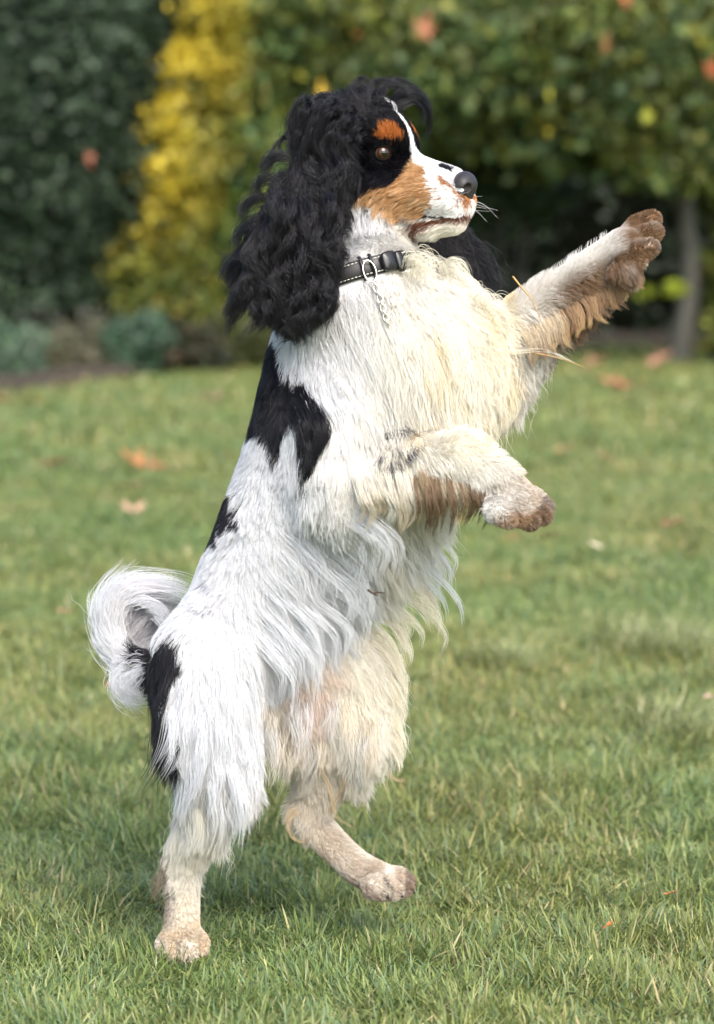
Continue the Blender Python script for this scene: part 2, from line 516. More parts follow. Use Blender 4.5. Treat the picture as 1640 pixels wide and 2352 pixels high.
# low planting along the lawn's edge
for nm, lb, bl, n, pal, sx, dd in (
    ('lavender_bush', 'pale blue green bush at the far left end of the bed', [B(-30, 800, 13.4, 80, .25, 70), B(40, 790, 13.7, 60, .25, 60)], 7000, [(.10, .17, .10), (.13, .19, .14), (.07, .12, .06)], 20, 13.5),
    ('brown_bush', 'faded brownish bush second from the left in the bed', [B(110, 810, 14.0, 70, .25, 60), B(185, 790, 14.3, 75, .25, 70)], 8000, [(.13, .12, .075), (.10, .10, .055), (.16, .14, .10), (.08, .10, .05)], 140, 14.2),
    ('rounded_bush', 'small blue green bush in front of the golden shrub', [B(275, 775, 14.3, 55, .2, 60), B(330, 755, 14.4, 50, .2, 65)], 6000, [(.06, .12, .07), (.09, .15, .10), (.05, .09, .05)], 290, 14.5),
    ('shaded_bush', 'dark reddish brown bush low under the golden shrub', [B(380, 775, 14.5, 60, .2, 55), B(450, 775, 14.6, 60, .2, 50)], 5000, [(.045, .05, .03), (.07, .05, .03), (.04, .06, .03)], 390, 14.8),
    ('olive_bush', 'low olive bush at the lawn edge just behind the dog', [B(530, 765, 14.8, 80, .2, 60), B(620, 760, 14.9, 90, .2, 50)], 7000, [(.07, .085, .025), (.09, .10, .03), (.05, .06, .02)], 580, 15.1)):
    shrub(nm, lb, 'bush', bl, n, .035, pal, stems_of(sx, dd, .35, 6, .25), group='low bushes along the edge of the lawn', stem_r=.008, shell=.3)

# tall dark hedge closing the garden
P = rng.random((100000, 3)) * np.array([30, .5, 4.2]) + np.array([-15, 14.2, 0])
P[:, 1] += .35 * vnoise(P[:, [0, 2]], .6, 31)
c = np.array(DG)[rng.integers(0, 4, 100000)] * (.6 + .7 * rng.random(100000))[:, None]
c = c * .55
V, Fc, CC = leaves_mesh(P, .075, c)
e = link(bpy.data.objects.new('garden_hedge', None))
tag(e, 'long dark hedge closing the garden behind all the shrubs', 'hedge')
mesh_np('foliage', V, Fc, m_leaf, e, CC)
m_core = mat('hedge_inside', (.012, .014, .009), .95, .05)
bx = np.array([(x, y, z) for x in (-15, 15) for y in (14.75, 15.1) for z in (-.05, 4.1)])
mesh_np('branches', bx, np.array([(0, 1, 3, 2), (4, 6, 7, 5), (0, 4, 5, 1), (2, 3, 7, 6), (1, 5, 7, 3), (0, 2, 6, 4)]), m_core, e)  # solid near-black box, the shade between the leaves put in as colour
# bare soil under the planting, edge running from near left to far right
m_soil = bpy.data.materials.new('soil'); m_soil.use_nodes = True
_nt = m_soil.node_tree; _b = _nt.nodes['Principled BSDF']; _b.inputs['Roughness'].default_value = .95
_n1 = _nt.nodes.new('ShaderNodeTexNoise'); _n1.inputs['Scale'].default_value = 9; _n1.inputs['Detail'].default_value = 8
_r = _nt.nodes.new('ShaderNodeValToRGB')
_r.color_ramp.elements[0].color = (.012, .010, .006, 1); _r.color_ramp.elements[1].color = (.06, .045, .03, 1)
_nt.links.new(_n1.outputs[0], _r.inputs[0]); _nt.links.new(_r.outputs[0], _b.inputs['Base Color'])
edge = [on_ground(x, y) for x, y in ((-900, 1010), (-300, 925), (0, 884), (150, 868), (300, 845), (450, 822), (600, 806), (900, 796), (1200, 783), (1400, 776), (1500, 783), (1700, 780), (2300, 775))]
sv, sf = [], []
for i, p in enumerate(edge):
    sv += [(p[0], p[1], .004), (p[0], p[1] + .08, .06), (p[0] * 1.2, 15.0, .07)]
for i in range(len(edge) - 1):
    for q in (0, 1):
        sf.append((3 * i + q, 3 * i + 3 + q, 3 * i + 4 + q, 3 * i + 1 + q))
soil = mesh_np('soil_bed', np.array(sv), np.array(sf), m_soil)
tag(soil, kind='structure')

# ------------------------------------------------------------------ the dog: one continuous body from blended tapered volumes
# head frame (a forward, b up, c towards the far side), in photo px units
HF = np.array([.895, -.42, -.13]); HF /= np.linalg.norm(HF)
HC = np.cross(np.array([0, 0, 1.0]), HF); HC /= np.linalg.norm(HC)          # dog's left = away from the camera
HU = np.cross(HF, HC)
H0 = W(872, 350, -.015)


def Hd(a, b, c=0):
    return H0 + (HF * a + HU * b + HC * c) * U


def to_head(P):
    q = (P - H0) / U
    return q @ HF, q @ HU, q @ HC


PR = []   # (group, [points], [radii m], flatten dir or None, flatten, k)


def prim(g, pts, k=14, fl=None, fs=1.0, sub=False):
    Pw = [W(*p[:3]) for p in pts]; PR.append((g, Pw, [p[3] * U for p in pts], fl, fs, k * U, sub))


def hprim(pts, k=14, fl=None, fs=1.0, g='head', sub=False):
    PR.append((g, [Hd(*p[:3]) for p in pts], [p[3] * U for p in pts], fl, fs, k * U, sub))


# torso
prim('torso', [(790, 700, -.01, 142), (775, 850, 0, 166), (730, 1020, 0, 160), (656, 1190, .0, 146), (580, 1340, .0, 130), (500, 1470, .0, 112), (452, 1530, .0, 98)], 20)
prim('torso', [(850, 690, -.03, 112), (925, 790, -.03, 148), (905, 930, -.03, 135), (800, 1090, -.01, 120)], 40)
prim('torso', [(980, 690, .03, 85), (1010, 800, .03, 105)], 40)
prim('torso', [(812, 470, -.01, 86), (800, 590, -.01, 100), (815, 700, -.01, 120)], 30)
# near fore leg
prim('foreN', [(752, 960, -.06, 95), (765, 1080, -.085, 82), (775, 1125, -.09, 62)], 30)
prim('foreN', [(775, 1120, -.09, 60), (900, 1060, -.11, 52), (1040, 1022, -.13, 46), (1095, 1065, -.135, 43), (1150, 1118, -.14, 42)], 16)
for tx, ty_, tY, r in ((1222, 1134, -.118, 15), (1216, 1152, -.136, 16), (1188, 1164, -.154, 16), (1140, 1160, -.168, 15)):
    prim('foreN', [(1145, 1114, -.14, 26), (tx - 28, ty_ - 14, tY, 19), (tx, ty_ + 4, tY, r)], 4)
# far fore leg, flung up and forward
prim('foreF', [(1000, 790, .05, 100), (1110, 800, .06, 66), (1150, 770, .055, 56)], 30)
prim('foreF', [(1125, 775, .055, 64), (1225, 692, .045, 55), (1330, 615, .03, 47), (1400, 562, .025, 44)], 16)
for tx, ty_, tY, r in ((1462, 492, .055, 18), (1466, 520, .03, 19), (1458, 555, .008, 18), (1430, 590, -.005, 17)):
    prim('foreF', [(1395, 560, .025, 30), (tx - 30, ty_ + 16, tY, 20), (tx, ty_, tY, r - 2)], 4)
# near hind leg, standing
prim('hindN', [(468, 1480, -.045, 108), (464, 1600, -.06, 100), (495, 1700, -.07, 66)], 26)
prim('hindN', [(500, 1700, -.07, 58), (430, 1890, -.035, 34), (414, 1960, -.025, 28), (408, 2050, -.03, 29), (406, 2098, -.035, 33)], 14)
for tx, ty_, tY in ((374, 2126, -.032), (394, 2132, -.052), (420, 2132, -.055), (444, 2122, -.04)):
    prim('hindN', [(408, 2092, -.035, 26), (tx, ty_ - 8, tY, 17), (tx + 1, ty_ + 6, tY - .006, 15)], 5)
# far hind leg, raised
prim('hindF', [(640, 1420, .04, 105), (765, 1490, .035, 84), (795, 1610, .03, 74)], 28)
prim('hindF', [(650, 1480, .03, 92), (690, 1610, .03, 74), (715, 1710, .045, 48)], 26)
prim('hindF', [(790, 1620, .03, 66), (735, 1740, .045, 42), (690, 1815, .05, 33)], 16)
prim('hindF', [(676, 1826, .05, 28), (720, 1868, .045, 30), (800, 1945, .035, 28), (850, 1972, .03, 31)], 10)
for tx, ty_, tY in ((912, 1976, .045), (908, 1990, .028), (884, 1996, .012), (856, 1996, .004)):
    prim('hindF', [(845, 1972, .03, 24), (tx - 20, ty_ - 6, tY, 18), (tx, ty_ + 2, tY, 14)], 5)
# tail root
prim('tail', [(420, 1500, .01, 42), (360, 1500, .02, 30), (305, 1500, .03, 22), (258, 1458, .04, 17), (248, 1395, .05, 13), (270, 1348, .055, 9)], 10)
# skull, muzzle, jaw, cheeks
hprim([(-95, 10, 0, 92), (-50, 18, 0, 92)], 20)
hprim([(-45, 20, -28, 70), (-8, 18, -34, 46)], 18); hprim([(-45, 20, 28, 70), (-8, 18, 34, 46)], 18)
hprim([(-10, -24, 0, 56), (60, -50, 0, 42), (110, -52, 0, 38)], 14)
hprim([(20, -14, 0, 26), (100, -32, 0, 24), (178, -38, 0, 19)], 12)
hprim([(40, -62, -16, 46), (110, -66, -24, 37), (168, -77, -22, 29)], 14)
hprim([(40, -62, 16, 46), (110, -66, 24, 37), (168, -77, 22, 29)], 14)
hprim([(150, -50, 0, 31), (174, -64, 0, 24)], 12)
hprim([(150, -82, 0, 30), (183, -86, 9, 23)], 8)
hprim([(150, -82, 0, 30), (183, -86, -9, 23)], 8)
hprim([(-60, -118, 0, 52), (40, -128, 0, 36), (135, -126, 0, 29), (172, -121, 0, 26)], 10)
hprim([(-60, -50, -42, 62), (-10, -62, -40, 52)], 18); hprim([(-60, -50, 42, 62), (-10, -62, 40, 52)], 18)
# ears: flat hanging flaps
prim('earN', [(770, 330, -.055, 40), (720, 400, -.075, 58), (680, 500, -.09, 72), (660, 600, -.10, 74), (665, 650, -.10, 52)], 14, fl=np.array([.35, -.93, 0.05]), fs=.38)
prim('earN', [(640, 520, -.085, 50), (585, 590, -.08, 48), (575, 630, -.08, 34)], 18, fl=np.array([.35, -.93, 0.05]), fs=.38)
hprim([(-60, 10, 78, 34)], 12, g='earF')
prim('earF', [(870, 400, .06, 40), (950, 500, .085, 55), (1020, 580, .10, 52), (1045, 620, .10, 34)], 12, fl=np.array([-.35, .93, 0]), fs=.4)
# mouth slit, eye sockets and nostril hollow
for sg in (-1, 1):
    hprim([(40, -114, 52 * sg, 3), (80, -114, 46 * sg, 3.5), (130, -108, 42 * sg, 3.5), (180, -100, 22 * sg, 3), (196, -96, 0, 3)], 6, sub=True)

VOX = 3.2e-3
GROUPS = ['torso', 'foreN', 'foreF', 'hindN', 'hindF', 'tail', 'head', 'earN', 'earF']


def prim_sd(pr, P):
    """distance of P (...,3) to a tapered chain"""
    _, pts, rad, fl, fs, k, sub = pr
    out = None
    segs = [(0, 0)] if len(pts) == 1 else [(i, i + 1) for i in range(len(pts) - 1)]
    if fl is not None:
        fl = fl / np.linalg.norm(fl)
    for i, j in segs:
        a, b = pts[i], pts[j]; ab = b - a
        L2 = ab @ ab + 1e-12
        t = np.clip(((P - a) @ ab) / L2, 0, 1)
        q = P - a - t[..., None] * ab
        d2 = (q * q).sum(-1)
        if fl is not None:
            qn = q @ fl
            d2 = d2 - qn ** 2 + (qn / fs) ** 2
            d = (np.sqrt(np.maximum(d2, 0)) - (rad[i] + (rad[j] - rad[i]) * t)) * .6
        else:
            d = np.sqrt(d2) - (rad[i] + (rad[j] - rad[i]) * t)
        if out is None: out = d
        else:
            kk = .012
            h = np.maximum(kk - np.abs(out - d), 0) / kk
            out = np.minimum(out, d) - h * h * kk * .25 * (.35)
    return out


allp = np.concatenate([np.array(p[1]) for p in PR]); mr = .12
LO = allp.min(0) - mr * .75; HI = allp.max(0) + mr * .75
NG = np.ceil((HI - LO) / VOX).astype(int)
ax = [LO[i] + np.arange(NG[i]) * VOX for i in range(3)]
FLD = np.full(NG, .08, np.float32)
for pr in PR:
    pts = np.array(pr[1]); r = max(pr[2]) + .05
    lo = np.maximum(((pts.min(0) - r - LO) / VOX).astype(int), 0); hi = np.minimum(((pts.max(0) + r - LO) / VOX).astype(int) + 1, NG)
    sl = tuple(slice(lo[i], hi[i]) for i in range(3))
    P = np.stack(np.meshgrid(*[ax[i][lo[i]:hi[i]] for i in range(3)], indexing='ij'), -1)
    d = prim_sd(pr, P); k = pr[5] * 2
    cur = FLD[sl]
    if pr[6]:
        d = -d
        h = np.maximum(k * .5 - np.abs(cur - d), 0) / (k * .5)
        FLD[sl] = np.maximum(cur, d) + h * h * k * .5 * .25
    else:
        h = np.maximum(k - np.abs(cur - d), 0) / k
        FLD[sl] = np.minimum(cur, d) - h * h * k * .25


def sdf(P):
    q = (P - LO) / VOX
    q = np.clip(q, 0, NG - 1.001)
    I = q.astype(np.int32); f = q - I
    r = 0
    for a in (0, 1):
        for b in (0, 1):
            for c in (0, 1):
                w = (f[..., 0] if a else 1 - f[..., 0]) * (f[..., 1] if b else 1 - f[..., 1]) * (f[..., 2] if c else 1 - f[..., 2])
                r = r + w * FLD[I[..., 0] + a, I[..., 1] + b, I[..., 2] + c]
    return r


def grad(P, e=VOX * 1.2):
    g = np.stack([sdf(P + np.array(v) * e) - sdf(P - np.array(v) * e) for v in ((1, 0, 0), (0, 1, 0), (0, 0, 1))], -1)
    return g / (np.linalg.norm(g, axis=-1, keepdims=True) + 1e-9)


def surface_nets(Fd):
    n = Fd.shape
    ins = Fd < 0
    c = np.zeros(tuple(x - 1 for x in n), np.int8)
    for a in (0, 1):
        for b in (0, 1):
            for d in (0, 1):
                c += ins[a:n[0] - 1 + a, b:n[1] - 1 + b, d:n[2] - 1 + d]
    act = (c > 0) & (c < 8)
    ids = np.full(act.shape, -1, np.int32); cells = np.argwhere(act); ids[act] = np.arange(len(cells))
    acc = np.zeros((len(cells), 3)); cnt = np.zeros(len(cells))
    cor = [(a, b, d) for a in (0, 1) for b in (0, 1) for d in (0, 1)]
    for p in cor:
        for q in cor:
            if sum(abs(p[i] - q[i]) for i in range(3)) == 1 and p < q:
                vp = Fd[cells[:, 0] + p[0], cells[:, 1] + p[1], cells[:, 2] + p[2]]
                vq = Fd[cells[:, 0] + q[0], cells[:, 1] + q[1], cells[:, 2] + q[2]]
                m = (vp < 0) != (vq < 0)
                t = np.where(m, vp / (vp - vq + 1e-12), 0)
                acc += np.where(m[:, None], np.array(p) + t[:, None] * (np.array(q) - np.array(p)), 0); cnt += m
    V = cells + acc / cnt[:, None]
    quads = []
    for axd in range(3):
        o = [0, 0, 0]; o[axd] = 1
        A = ins[:n[0] - o[0], :n[1] - o[1], :n[2] - o[2]]; Bq = ins[o[0]:, o[1]:, o[2]:]
        e = np.argwhere(A != Bq)
        u, v = [(1, 2), (2, 0), (0, 1)][axd]
        e = e[(e[:, u] > 0) & (e[:, v] > 0)]
        s = A[e[:, 0], e[:, 1], e[:, 2]]
        def gid(du, dv):
            k = e.copy(); k[:, u] -= du; k[:, v] -= dv
            return ids[k[:, 0], k[:, 1], k[:, 2]]
        q = np.stack([gid(0, 0), gid(1, 0), gid(1, 1), gid(0, 1)], -1)
        q[~s] = q[~s][:, ::-1]
        quads.append(q)
    return V, np.concatenate(quads)


BV, BF = surface_nets(FLD)
BV = LO + BV * VOX
keep = (BF >= 0).all(1); BF = BF[keep]


def group_w(P, soft=8.0):
    g = {}
    for pr in PR:
        if pr[6]: continue
        d = prim_sd(pr, P)
        g[pr[0]] = np.minimum(g.get(pr[0], 1e9), d)
    D = np.stack([g[x] for x in GROUPS], -1)
    w = np.exp(-(D - D.min(-1, keepdims=True)) / (soft * U))
    return w / w.sum(-1, keepdims=True)


# ---------------------------------------------------------------- coat colours
def cr(pts, ox=468.6, oy=146.4, s=.4268):      # points read off an enlarged crop of the photo
    return [(ox + s * x, oy + s * y) for x, y in pts]


WHITE = np.array([.70, .705, .725]); CREAM = np.array([.80, .75, .63]); BLACK = np.array([.008, .0075, .010])
TAN = np.array([.40, .19, .07]); RUST = np.array([.40, .13, .03]); MUD = np.array([.36, .24, .15]); PINK = np.array([.70, .52, .44])
SADDLE = [[(540, 650), (612, 690), (640, 760), (662, 820), (705, 870), (756, 905), (758, 960), (730, 1020), (700, 1070), (672, 1040), (655, 965), (630, 970), (600, 955), (520, 970), (530, 900)],
          [(500, 1040), (535, 1070), (552, 1110), (550, 1165), (526, 1150), (510, 1190), (480, 1215), (430, 1210)],
          [(300, 1420), (418, 1395), (428, 1435), (400, 1490), (385, 1530), (415, 1580), (412, 1640), (355, 1680), (300, 1670)]]
P_BROW = cr([(885, 350), (930, 322), (975, 330), (1008, 370), (1000, 412), (960, 400), (920, 382), (885, 380)])
P_MUZ = cr([(1060, 440), (1095, 430), (1180, 470), (1290, 500), (1420, 560), (1470, 640), (1450, 740), (1400, 775), (1280, 785), (1150, 765), (1160, 740), (1195, 690), (1160, 620), (1130, 540), (1085, 500)])
P_TAN = cr([(700, 790), (690, 680), (800, 640), (900, 640), (960, 625), (1010, 590), (1060, 545), (1070, 505), (1095, 495), (1140, 540), (1165, 620), (1200, 690), (1160, 750), (1130, 800), (1020, 790), (900, 812), (730, 815)])
P_NTAN = cr([(1225, 575), (1260, 545), (1330, 560), (1330, 640), (1375, 690), (1350, 750), (1325, 700), (1270, 640), (1225, 640)])
P_SPOT = cr([(1150, 650), (1185, 650), (1195, 690), (1165, 715), (1145, 700)])
P_LIP = cr([(1005, 778), (1060, 800), (1130, 815), (1250, 790), (1385, 762), (1395, 790), (1280, 815), (1160, 845), (1085, 890), (1060, 870), (1080, 835), (1020, 800)])
P_JAW = cr([(650, 830), (730, 812), (900, 808), (1020, 795), (1060, 850), (1180, 800), (1400, 770), (1420, 850), (1250, 930), (1000, 930), (800, 990), (640, 1000)])


def coat_color(P, gi=None):
    P = np.asarray(P)
    if gi is None:
        gi = group_w(P).argmax(-1)
    n = len(P)
    s = scr(P)
    jit = (np.stack([vnoise(P, .009, 51), vnoise(P, .009, 52)], -1) - .5) * 22 + (np.stack([vnoise(P, .003, 53), vnoise(P, .003, 54)], -1) - .5) * 8
    sj = s + jit
    C = np.tile(WHITE, (n, 1))
    ismain = gi < 6
    # cream chest and feathering; warm side light and cool back painted into the colour
    warm = np.clip((sj[:, 0] - (760 - (sj[:, 1] - 700) * .25)) / 200, 0, 1) * np.clip((1250 - sj[:, 1]) / 250, 0, 1)
    warm = np.maximum(warm, np.clip((sj[:, 1] - 1650) / 200, 0, 1) * .8)
    warm = np.maximum(warm, (gi == 4) * .8)
    warm = np.maximum(warm, (gi == 0) * np.clip((sj[:, 0] - np.interp(sj[:, 1], [1200, 1300, 1400, 1550], [800, 775, 745, 720])) / 30, 0, 1) * (sj[:, 1] > 1180) * .8)
    warm = warm * (.6 + .6 * vnoise(P, .04, 60))
    C = C + (CREAM - C) * np.clip(warm, 0, 1)[:, None]
    yel = (vnoise(P, .03, 61) > .70) & (s[:, 0] > 900) & (s[:, 1] < 1000) & ismain
    C[yel] = C[yel] * .5 + np.array([.80, .64, .36]) * .5
    # groin: thin hair over pink skin
    gr = inpoly(sj, [(655, 1440), (730, 1400), (750, 1460), (735, 1560), (700, 1620), (650, 1600), (640, 1520)]) & ismain
    C[gr] = C[gr] * (.25 + .5 * vnoise(P[gr], .02, 63))[:, None] + PINK * (.75 - .5 * vnoise(P[gr], .02, 63))[:, None]
    gr2 = inpoly(sj, [(570, 1650), (640, 1560), (760, 1600), (800, 1780), (700, 1830), (560, 1760)]) & (gi != 2) & ismain
    C[gr2] = C[gr2] * .7 + np.array([.58, .47, .32]) * .3
    # black saddle, side spot and rump
    for poly in SADDLE:
        m = inpoly(sj, poly) & ismain & (gi != 1)
        C[m] = BLACK
    m = inpoly(sj, [(862, 975), (905, 962), (935, 985), (920, 1010), (895, 1030), (862, 1030)]) & (gi == 1); C[m] = np.array([.10, .095, .11])
    # tail: white with a little grey
    m = (gi == 5) & (s[:, 0] > 338); C[m] = BLACK
    # muddy legs; hind legs also darker along the back and underside
    def leg_tone(c, x, y, amt, col=MUD):
        w = np.clip(amt, 0, 1)[:, None]; return c + (col - c) * w
    nz = vnoise(P, .012, 71)
    f = (gi == 1) * (np.clip((s[:, 0] - 1090) / 120, 0, 1) * .55 * (.4 + nz) + np.clip((s[:, 1] - 1138 + (s[:, 0] - 1170) * .2) / 22, 0, 1) * (s[:, 0] > 1100) * (.35 + .7 * nz))
    f = np.maximum(f, (gi == 1) * (s[:, 0] > 915) * np.clip((s[:, 1] - (1085 - (s[:, 0] - 780) * .02)) / 50, 0, 1) * np.clip((s[:, 0] - 800) / 80, 0, 1) * np.clip((1095 - s[:, 0]) / 30, 0, 1) * .75 * (.4 + nz))
    C = leg_tone(C, 0, 0, f)
    C[(gi == 2) & (s[:, 0] > 1150)] = np.array([.80, .77, .72])
    f = (gi == 2) * np.clip(((s[:, 0] - 1180) * .58 + (s[:, 1] - 668)) / 36, 0, 1) * np.clip((s[:, 0] - 1190) / 70, 0, 1)
    f = np.maximum(f, (gi == 2) * np.clip((s[:, 0] - 1365) / 45, 0, 1)) * (.7 + .5 * nz)
    C = leg_tone(C, 0, 0, f, np.array([.22, .13, .07]))
    f2 = (gi == 2) * (s[:, 0] > 1230) * (vnoise(P, .016, 75) > .5) * np.clip(((s[:, 0] - 1180) * .58 + (s[:, 1] - 715)) / 20, 0, 1) * .6
    C = leg_tone(C, 0, 0, f2, np.array([.09, .05, .03]))
    f = (gi == 3) * np.clip((s[:, 1] - 1960) / 130, 0, 1) * .55 * (.3 + nz * 1.2)
    C = leg_tone(C, 0, 0, f, np.array([.60, .45, .28]))
    f = (gi == 3) * np.clip((402 - s[:, 0]) / 20, 0, 1) * np.clip((s[:, 1] - 1940) / 40, 0, 1) * np.clip((2090 - s[:, 1]) / 30, 0, 1)
    C = leg_tone(C, 0, 0, f * .7, np.array([.22, .17, .13]))
    f = (gi == 4) * np.clip((s[:, 1] - 1780) / 90, 0, 1) * (.1 + nz * .9) * .7 + (gi == 4) * np.clip((s[:, 0] - 880) / 40, 0, 1) * .5 * (s[:, 1] > 1900)
    C = leg_tone(C, 0, 0, f, np.array([.44, .31, .20]))
    f = (gi == 4) * np.clip((s[:, 1] - (1880 + (s[:, 0] - 690) * .62 + 14)) / 16, 0, 1) * np.clip((s[:, 1] - 1790) / 30, 0, 1)  # darker along the underside of the raised leg
    C = leg_tone(C, 0, 0, f * .6, np.array([.22, .15, .10]))
    tipm = ((gi == 1) & (s[:, 0] + (s[:, 1] - 1150) * .6 > 1196)) | ((gi == 4) & (s[:, 0] > 902) & (s[:, 1] > 1930))
    C[tipm] = C[tipm] * .45 + np.array([.10, .065, .05]) * .55
    # darker lines between the toes
    for g, xb in (('foreN', 1110), ('foreF', 1400), ('hindF', 850), ('hindN', 0)):
        gidx = GROUPS.index(g)
        toes = [p for p in PR if p[0] == g and len(p[1]) == 3 and p[5] < 8 * U]
        m = (gi == gidx) & (s[:, 0] > xb) & ((s[:, 1] > 2085) | (g != 'hindN'))
        if m.any():
            dd = np.sort(np.stack([prim_sd((p[0], p[1][1:], p[2][1:]) + p[3:], P[m]) for p in toes], -1), -1)
            w = np.clip(1 - (dd[:, 1] - dd[:, 0]) / (8 * U), 0, 1) * (dd[:, 0] < 6 * U) * (.75 if g != 'hindN' else .4)
            C[m] = C[m] + (np.array([.05, .035, .03]) - C[m]) * w[:, None]
    # head
    a, b, c = to_head(P)
    Pm = H0 + (a[:, None] * HF + b[:, None] * HU - np.abs(c)[:, None] * HC) * U
    sm = scr(Pm) + jit * .62 + rng.normal(0, 2.4, jit.shape)
    hd = (gi == 6)
    C[hd & (s[:, 1] < 575)] = BLACK
    thr = hd & (b < -118 + (a > 0) * 0) ; C[thr] = WHITE * np.array([1, .98, .92])
    def put(poly, col, mask=hd):
        m = inpoly(sm, poly) & mask; C[m] = col
    put(P_JAW, np.array([.84, .80, .72]))
    put(P_TAN, TAN); m = inpoly(sm, P_TAN) & hd
    tn = vnoise(P, .008, 81)[m][:, None]
    C[m] = TAN * (1 - tn) * 1.0 + np.array([.60, .38, .19]) * tn
    low = m.copy(); low[m] = sm[m][:, 1] > 480; C[low] = C[low] * .6 + np.array([.7, .5, .3]) * .4
    drk = m & (rng.random(n) < np.clip((868 - sm[:, 0]) / 90, 0, .75)); C[drk] = C[drk] * .30
    up = m & (rng.random(n) < np.clip((vnoise(P, .006, 83) - .5) * 1.2, 0, .4)); C[up] = np.array([.72, .52, .32])
    put(P_MUZ, np.array([.88, .87, .86]))
    put(P_NTAN, np.array([.50, .24, .10])); put(P_SPOT, np.array([.46, .26, .12]))
    m = hd & inpoly(sm, P_MUZ) & (vnoise(P, .0032, 85) > .80); C[m] = np.array([.45, .24, .12])
    put(P_LIP, np.array([.22, .095, .06]))
    put(P_BROW, RUST)
    bz = hd & (np.abs(c) < np.interp(a, [-10, 10, 40, 90, 130], [2, 5, 9, 22, 34])) & (a > -12) & (b > -60)
    C[bz] = np.array([.87, .87, .88])
    m = hd & (a > 135) & (a < 165) & (np.abs(c + 8) < 10) & (b > -40); C[m] = BLACK * 2
    # dark rim round the eye
    C[(gi == 7) | (gi == 8)] = BLACK
    return C


GWB = group_w(BV); GIB = GWB.argmax(-1)
SKINC = coat_color(BV, GIB)
m_skin = mat('coat_skin', rough=.8, spec=.15, attr='tint')
dog = mesh_np('dog', BV, BF, m_skin, colors=SKINC, smooth=True)
tag(dog, 'black, white and tan long haired spaniel rearing up on its hind legs', 'dog')

# ---------------------------------------------------------------- eye, nose, claws, whiskers
def ray_surface(x, y, y0=-.25, y1=.2, n=900):
    Y = np.linspace(y0, y1, n)
    P = np.stack([W(x, y, t) for t in Y]); d = sdf(P)
    i = np.argmax(d < 0)
    return P[i]


def uv_ball(c, r, nu=32, nv=20, axis=None, sq=(1, 1, 1)):
    """sphere whose pole looks along axis"""
    z = axis / np.linalg.norm(axis); x = np.cross(z, [0, 0, 1.0]); x /= np.linalg.norm(x); y = np.cross(z, x)
    V, Fq, Ft = [c + z * r * sq[2]], [], []
    for i in range(1, nv):
        th = math.pi * i / nv
        for j in range(nu):
            ph = 2 * math.pi * j / nu
            V.append(c + r * (sq[0] * x * math.sin(th) * math.cos(ph) + sq[1] * y * math.sin(th) * math.sin(ph) + sq[2] * z * math.cos(th)))
    V.append(c - z * r * sq[2])
    for j in range(nu):
        Ft.append((0, 1 + j, 1 + (j + 1) % nu)); b = 1 + (nv - 2) * nu
        Ft.append((b + (j + 1) % nu, b + j, len(V) - 1))
        for i in range(nv - 2):
            p = 1 + i * nu
            Fq.append((p + j, p + nu + j, p + nu + (j + 1) % nu, p + (j + 1) % nu))
    return np.array(V), np.array(Fq), np.array(Ft)


m_eye = mat('eye', rough=.05, spec=.45, attr='tint')
m_eye.node_tree.nodes['Principled BSDF'].inputs['Coat Weight'].default_value = .35
m_lid = mat('eyelid', (.006, .005, .004), .8, .05)
m_nose = mat('nose_leather', (.022, .019, .020), .45, .4)
_nt = m_nose.node_tree
_v = _nt.nodes.new('ShaderNodeTexVoronoi'); _v.inputs['Scale'].default_value = 900
_bp = _nt.nodes.new('ShaderNodeBump'); _bp.inputs['Strength'].default_value = .35; _bp.inputs['Distance'].default_value = .0006
_tc = _nt.nodes.new('ShaderNodeTexCoord')
_nt.links.new(_tc.outputs['Object'], _v.inputs['Vector']); _nt.links.new(_v.outputs['Distance'], _bp.inputs['Height'])
_nt.links.new(_bp.outputs[0], _nt.nodes['Principled BSDF'].inputs['Normal'])
m_claw = mat('claw', (.03, .022, .02), .35, .5)

EYES = []
ES = ray_surface(858, 343)
ea, eb, ec = to_head(ES)
for sgn in (-1, 1):
    pos = H0 + (HF * ea + HU * eb + HC * sgn * abs(ec)) * U
    out = HF * .52 + HU * .06 + HC * sgn * .85; out /= np.linalg.norm(out)
    R = 19 * U
    c = pos - out * R * .56
    EYES.append((c, out, R))
    gaze = out * .9 + HF * .35; gaze /= np.linalg.norm(gaze)
    V, Fq, Ft = uv_ball(c, R, 40, 30, gaze)
    ang = np.arccos(np.clip((V - c) @ gaze / R, -1, 1))
    col = np.tile(np.array([.10, .06, .05]), (len(V), 1))
    col[ang < .95] = (.05, .018, .01)
    n_ir = vnoise(V, .0012, 5)
    ir = (ang < .95) & (ang > .52); col[ir] = np.array([.05, .016, .007]) * (.5 + .8 * n_ir[ir])[:, None]
    col[(ang > .85) & (ang < .98)] = (.015, .008, .006)
    col[ang < .52] = (.003, .003, .003)
    eye = mesh_np('eye', V, [Fq, Ft], m_eye, dog, col, smooth=True)
    # lids: an almond rim
    x = np.cross(out, HU); x /= np.linalg.norm(x); yv = np.cross(x, out)
    th = np.linspace(0, 2 * np.pi, 40, endpoint=False)
    u = np.cos(th) * .95; v = np.sin(th) * .80
    zz = np.sqrt(np.maximum(1.06 - u ** 2 - v ** 2, .02))
    rim = c + R * (u[:, None] * x + v[:, None] * yv + zz[:, None] * out)
    V, Fc = tube_mesh([rim], [np.full(40, R * .17)], 8, closed=True)
    mesh_np('eyelid', V, Fc, m_lid, eye, smooth=True)

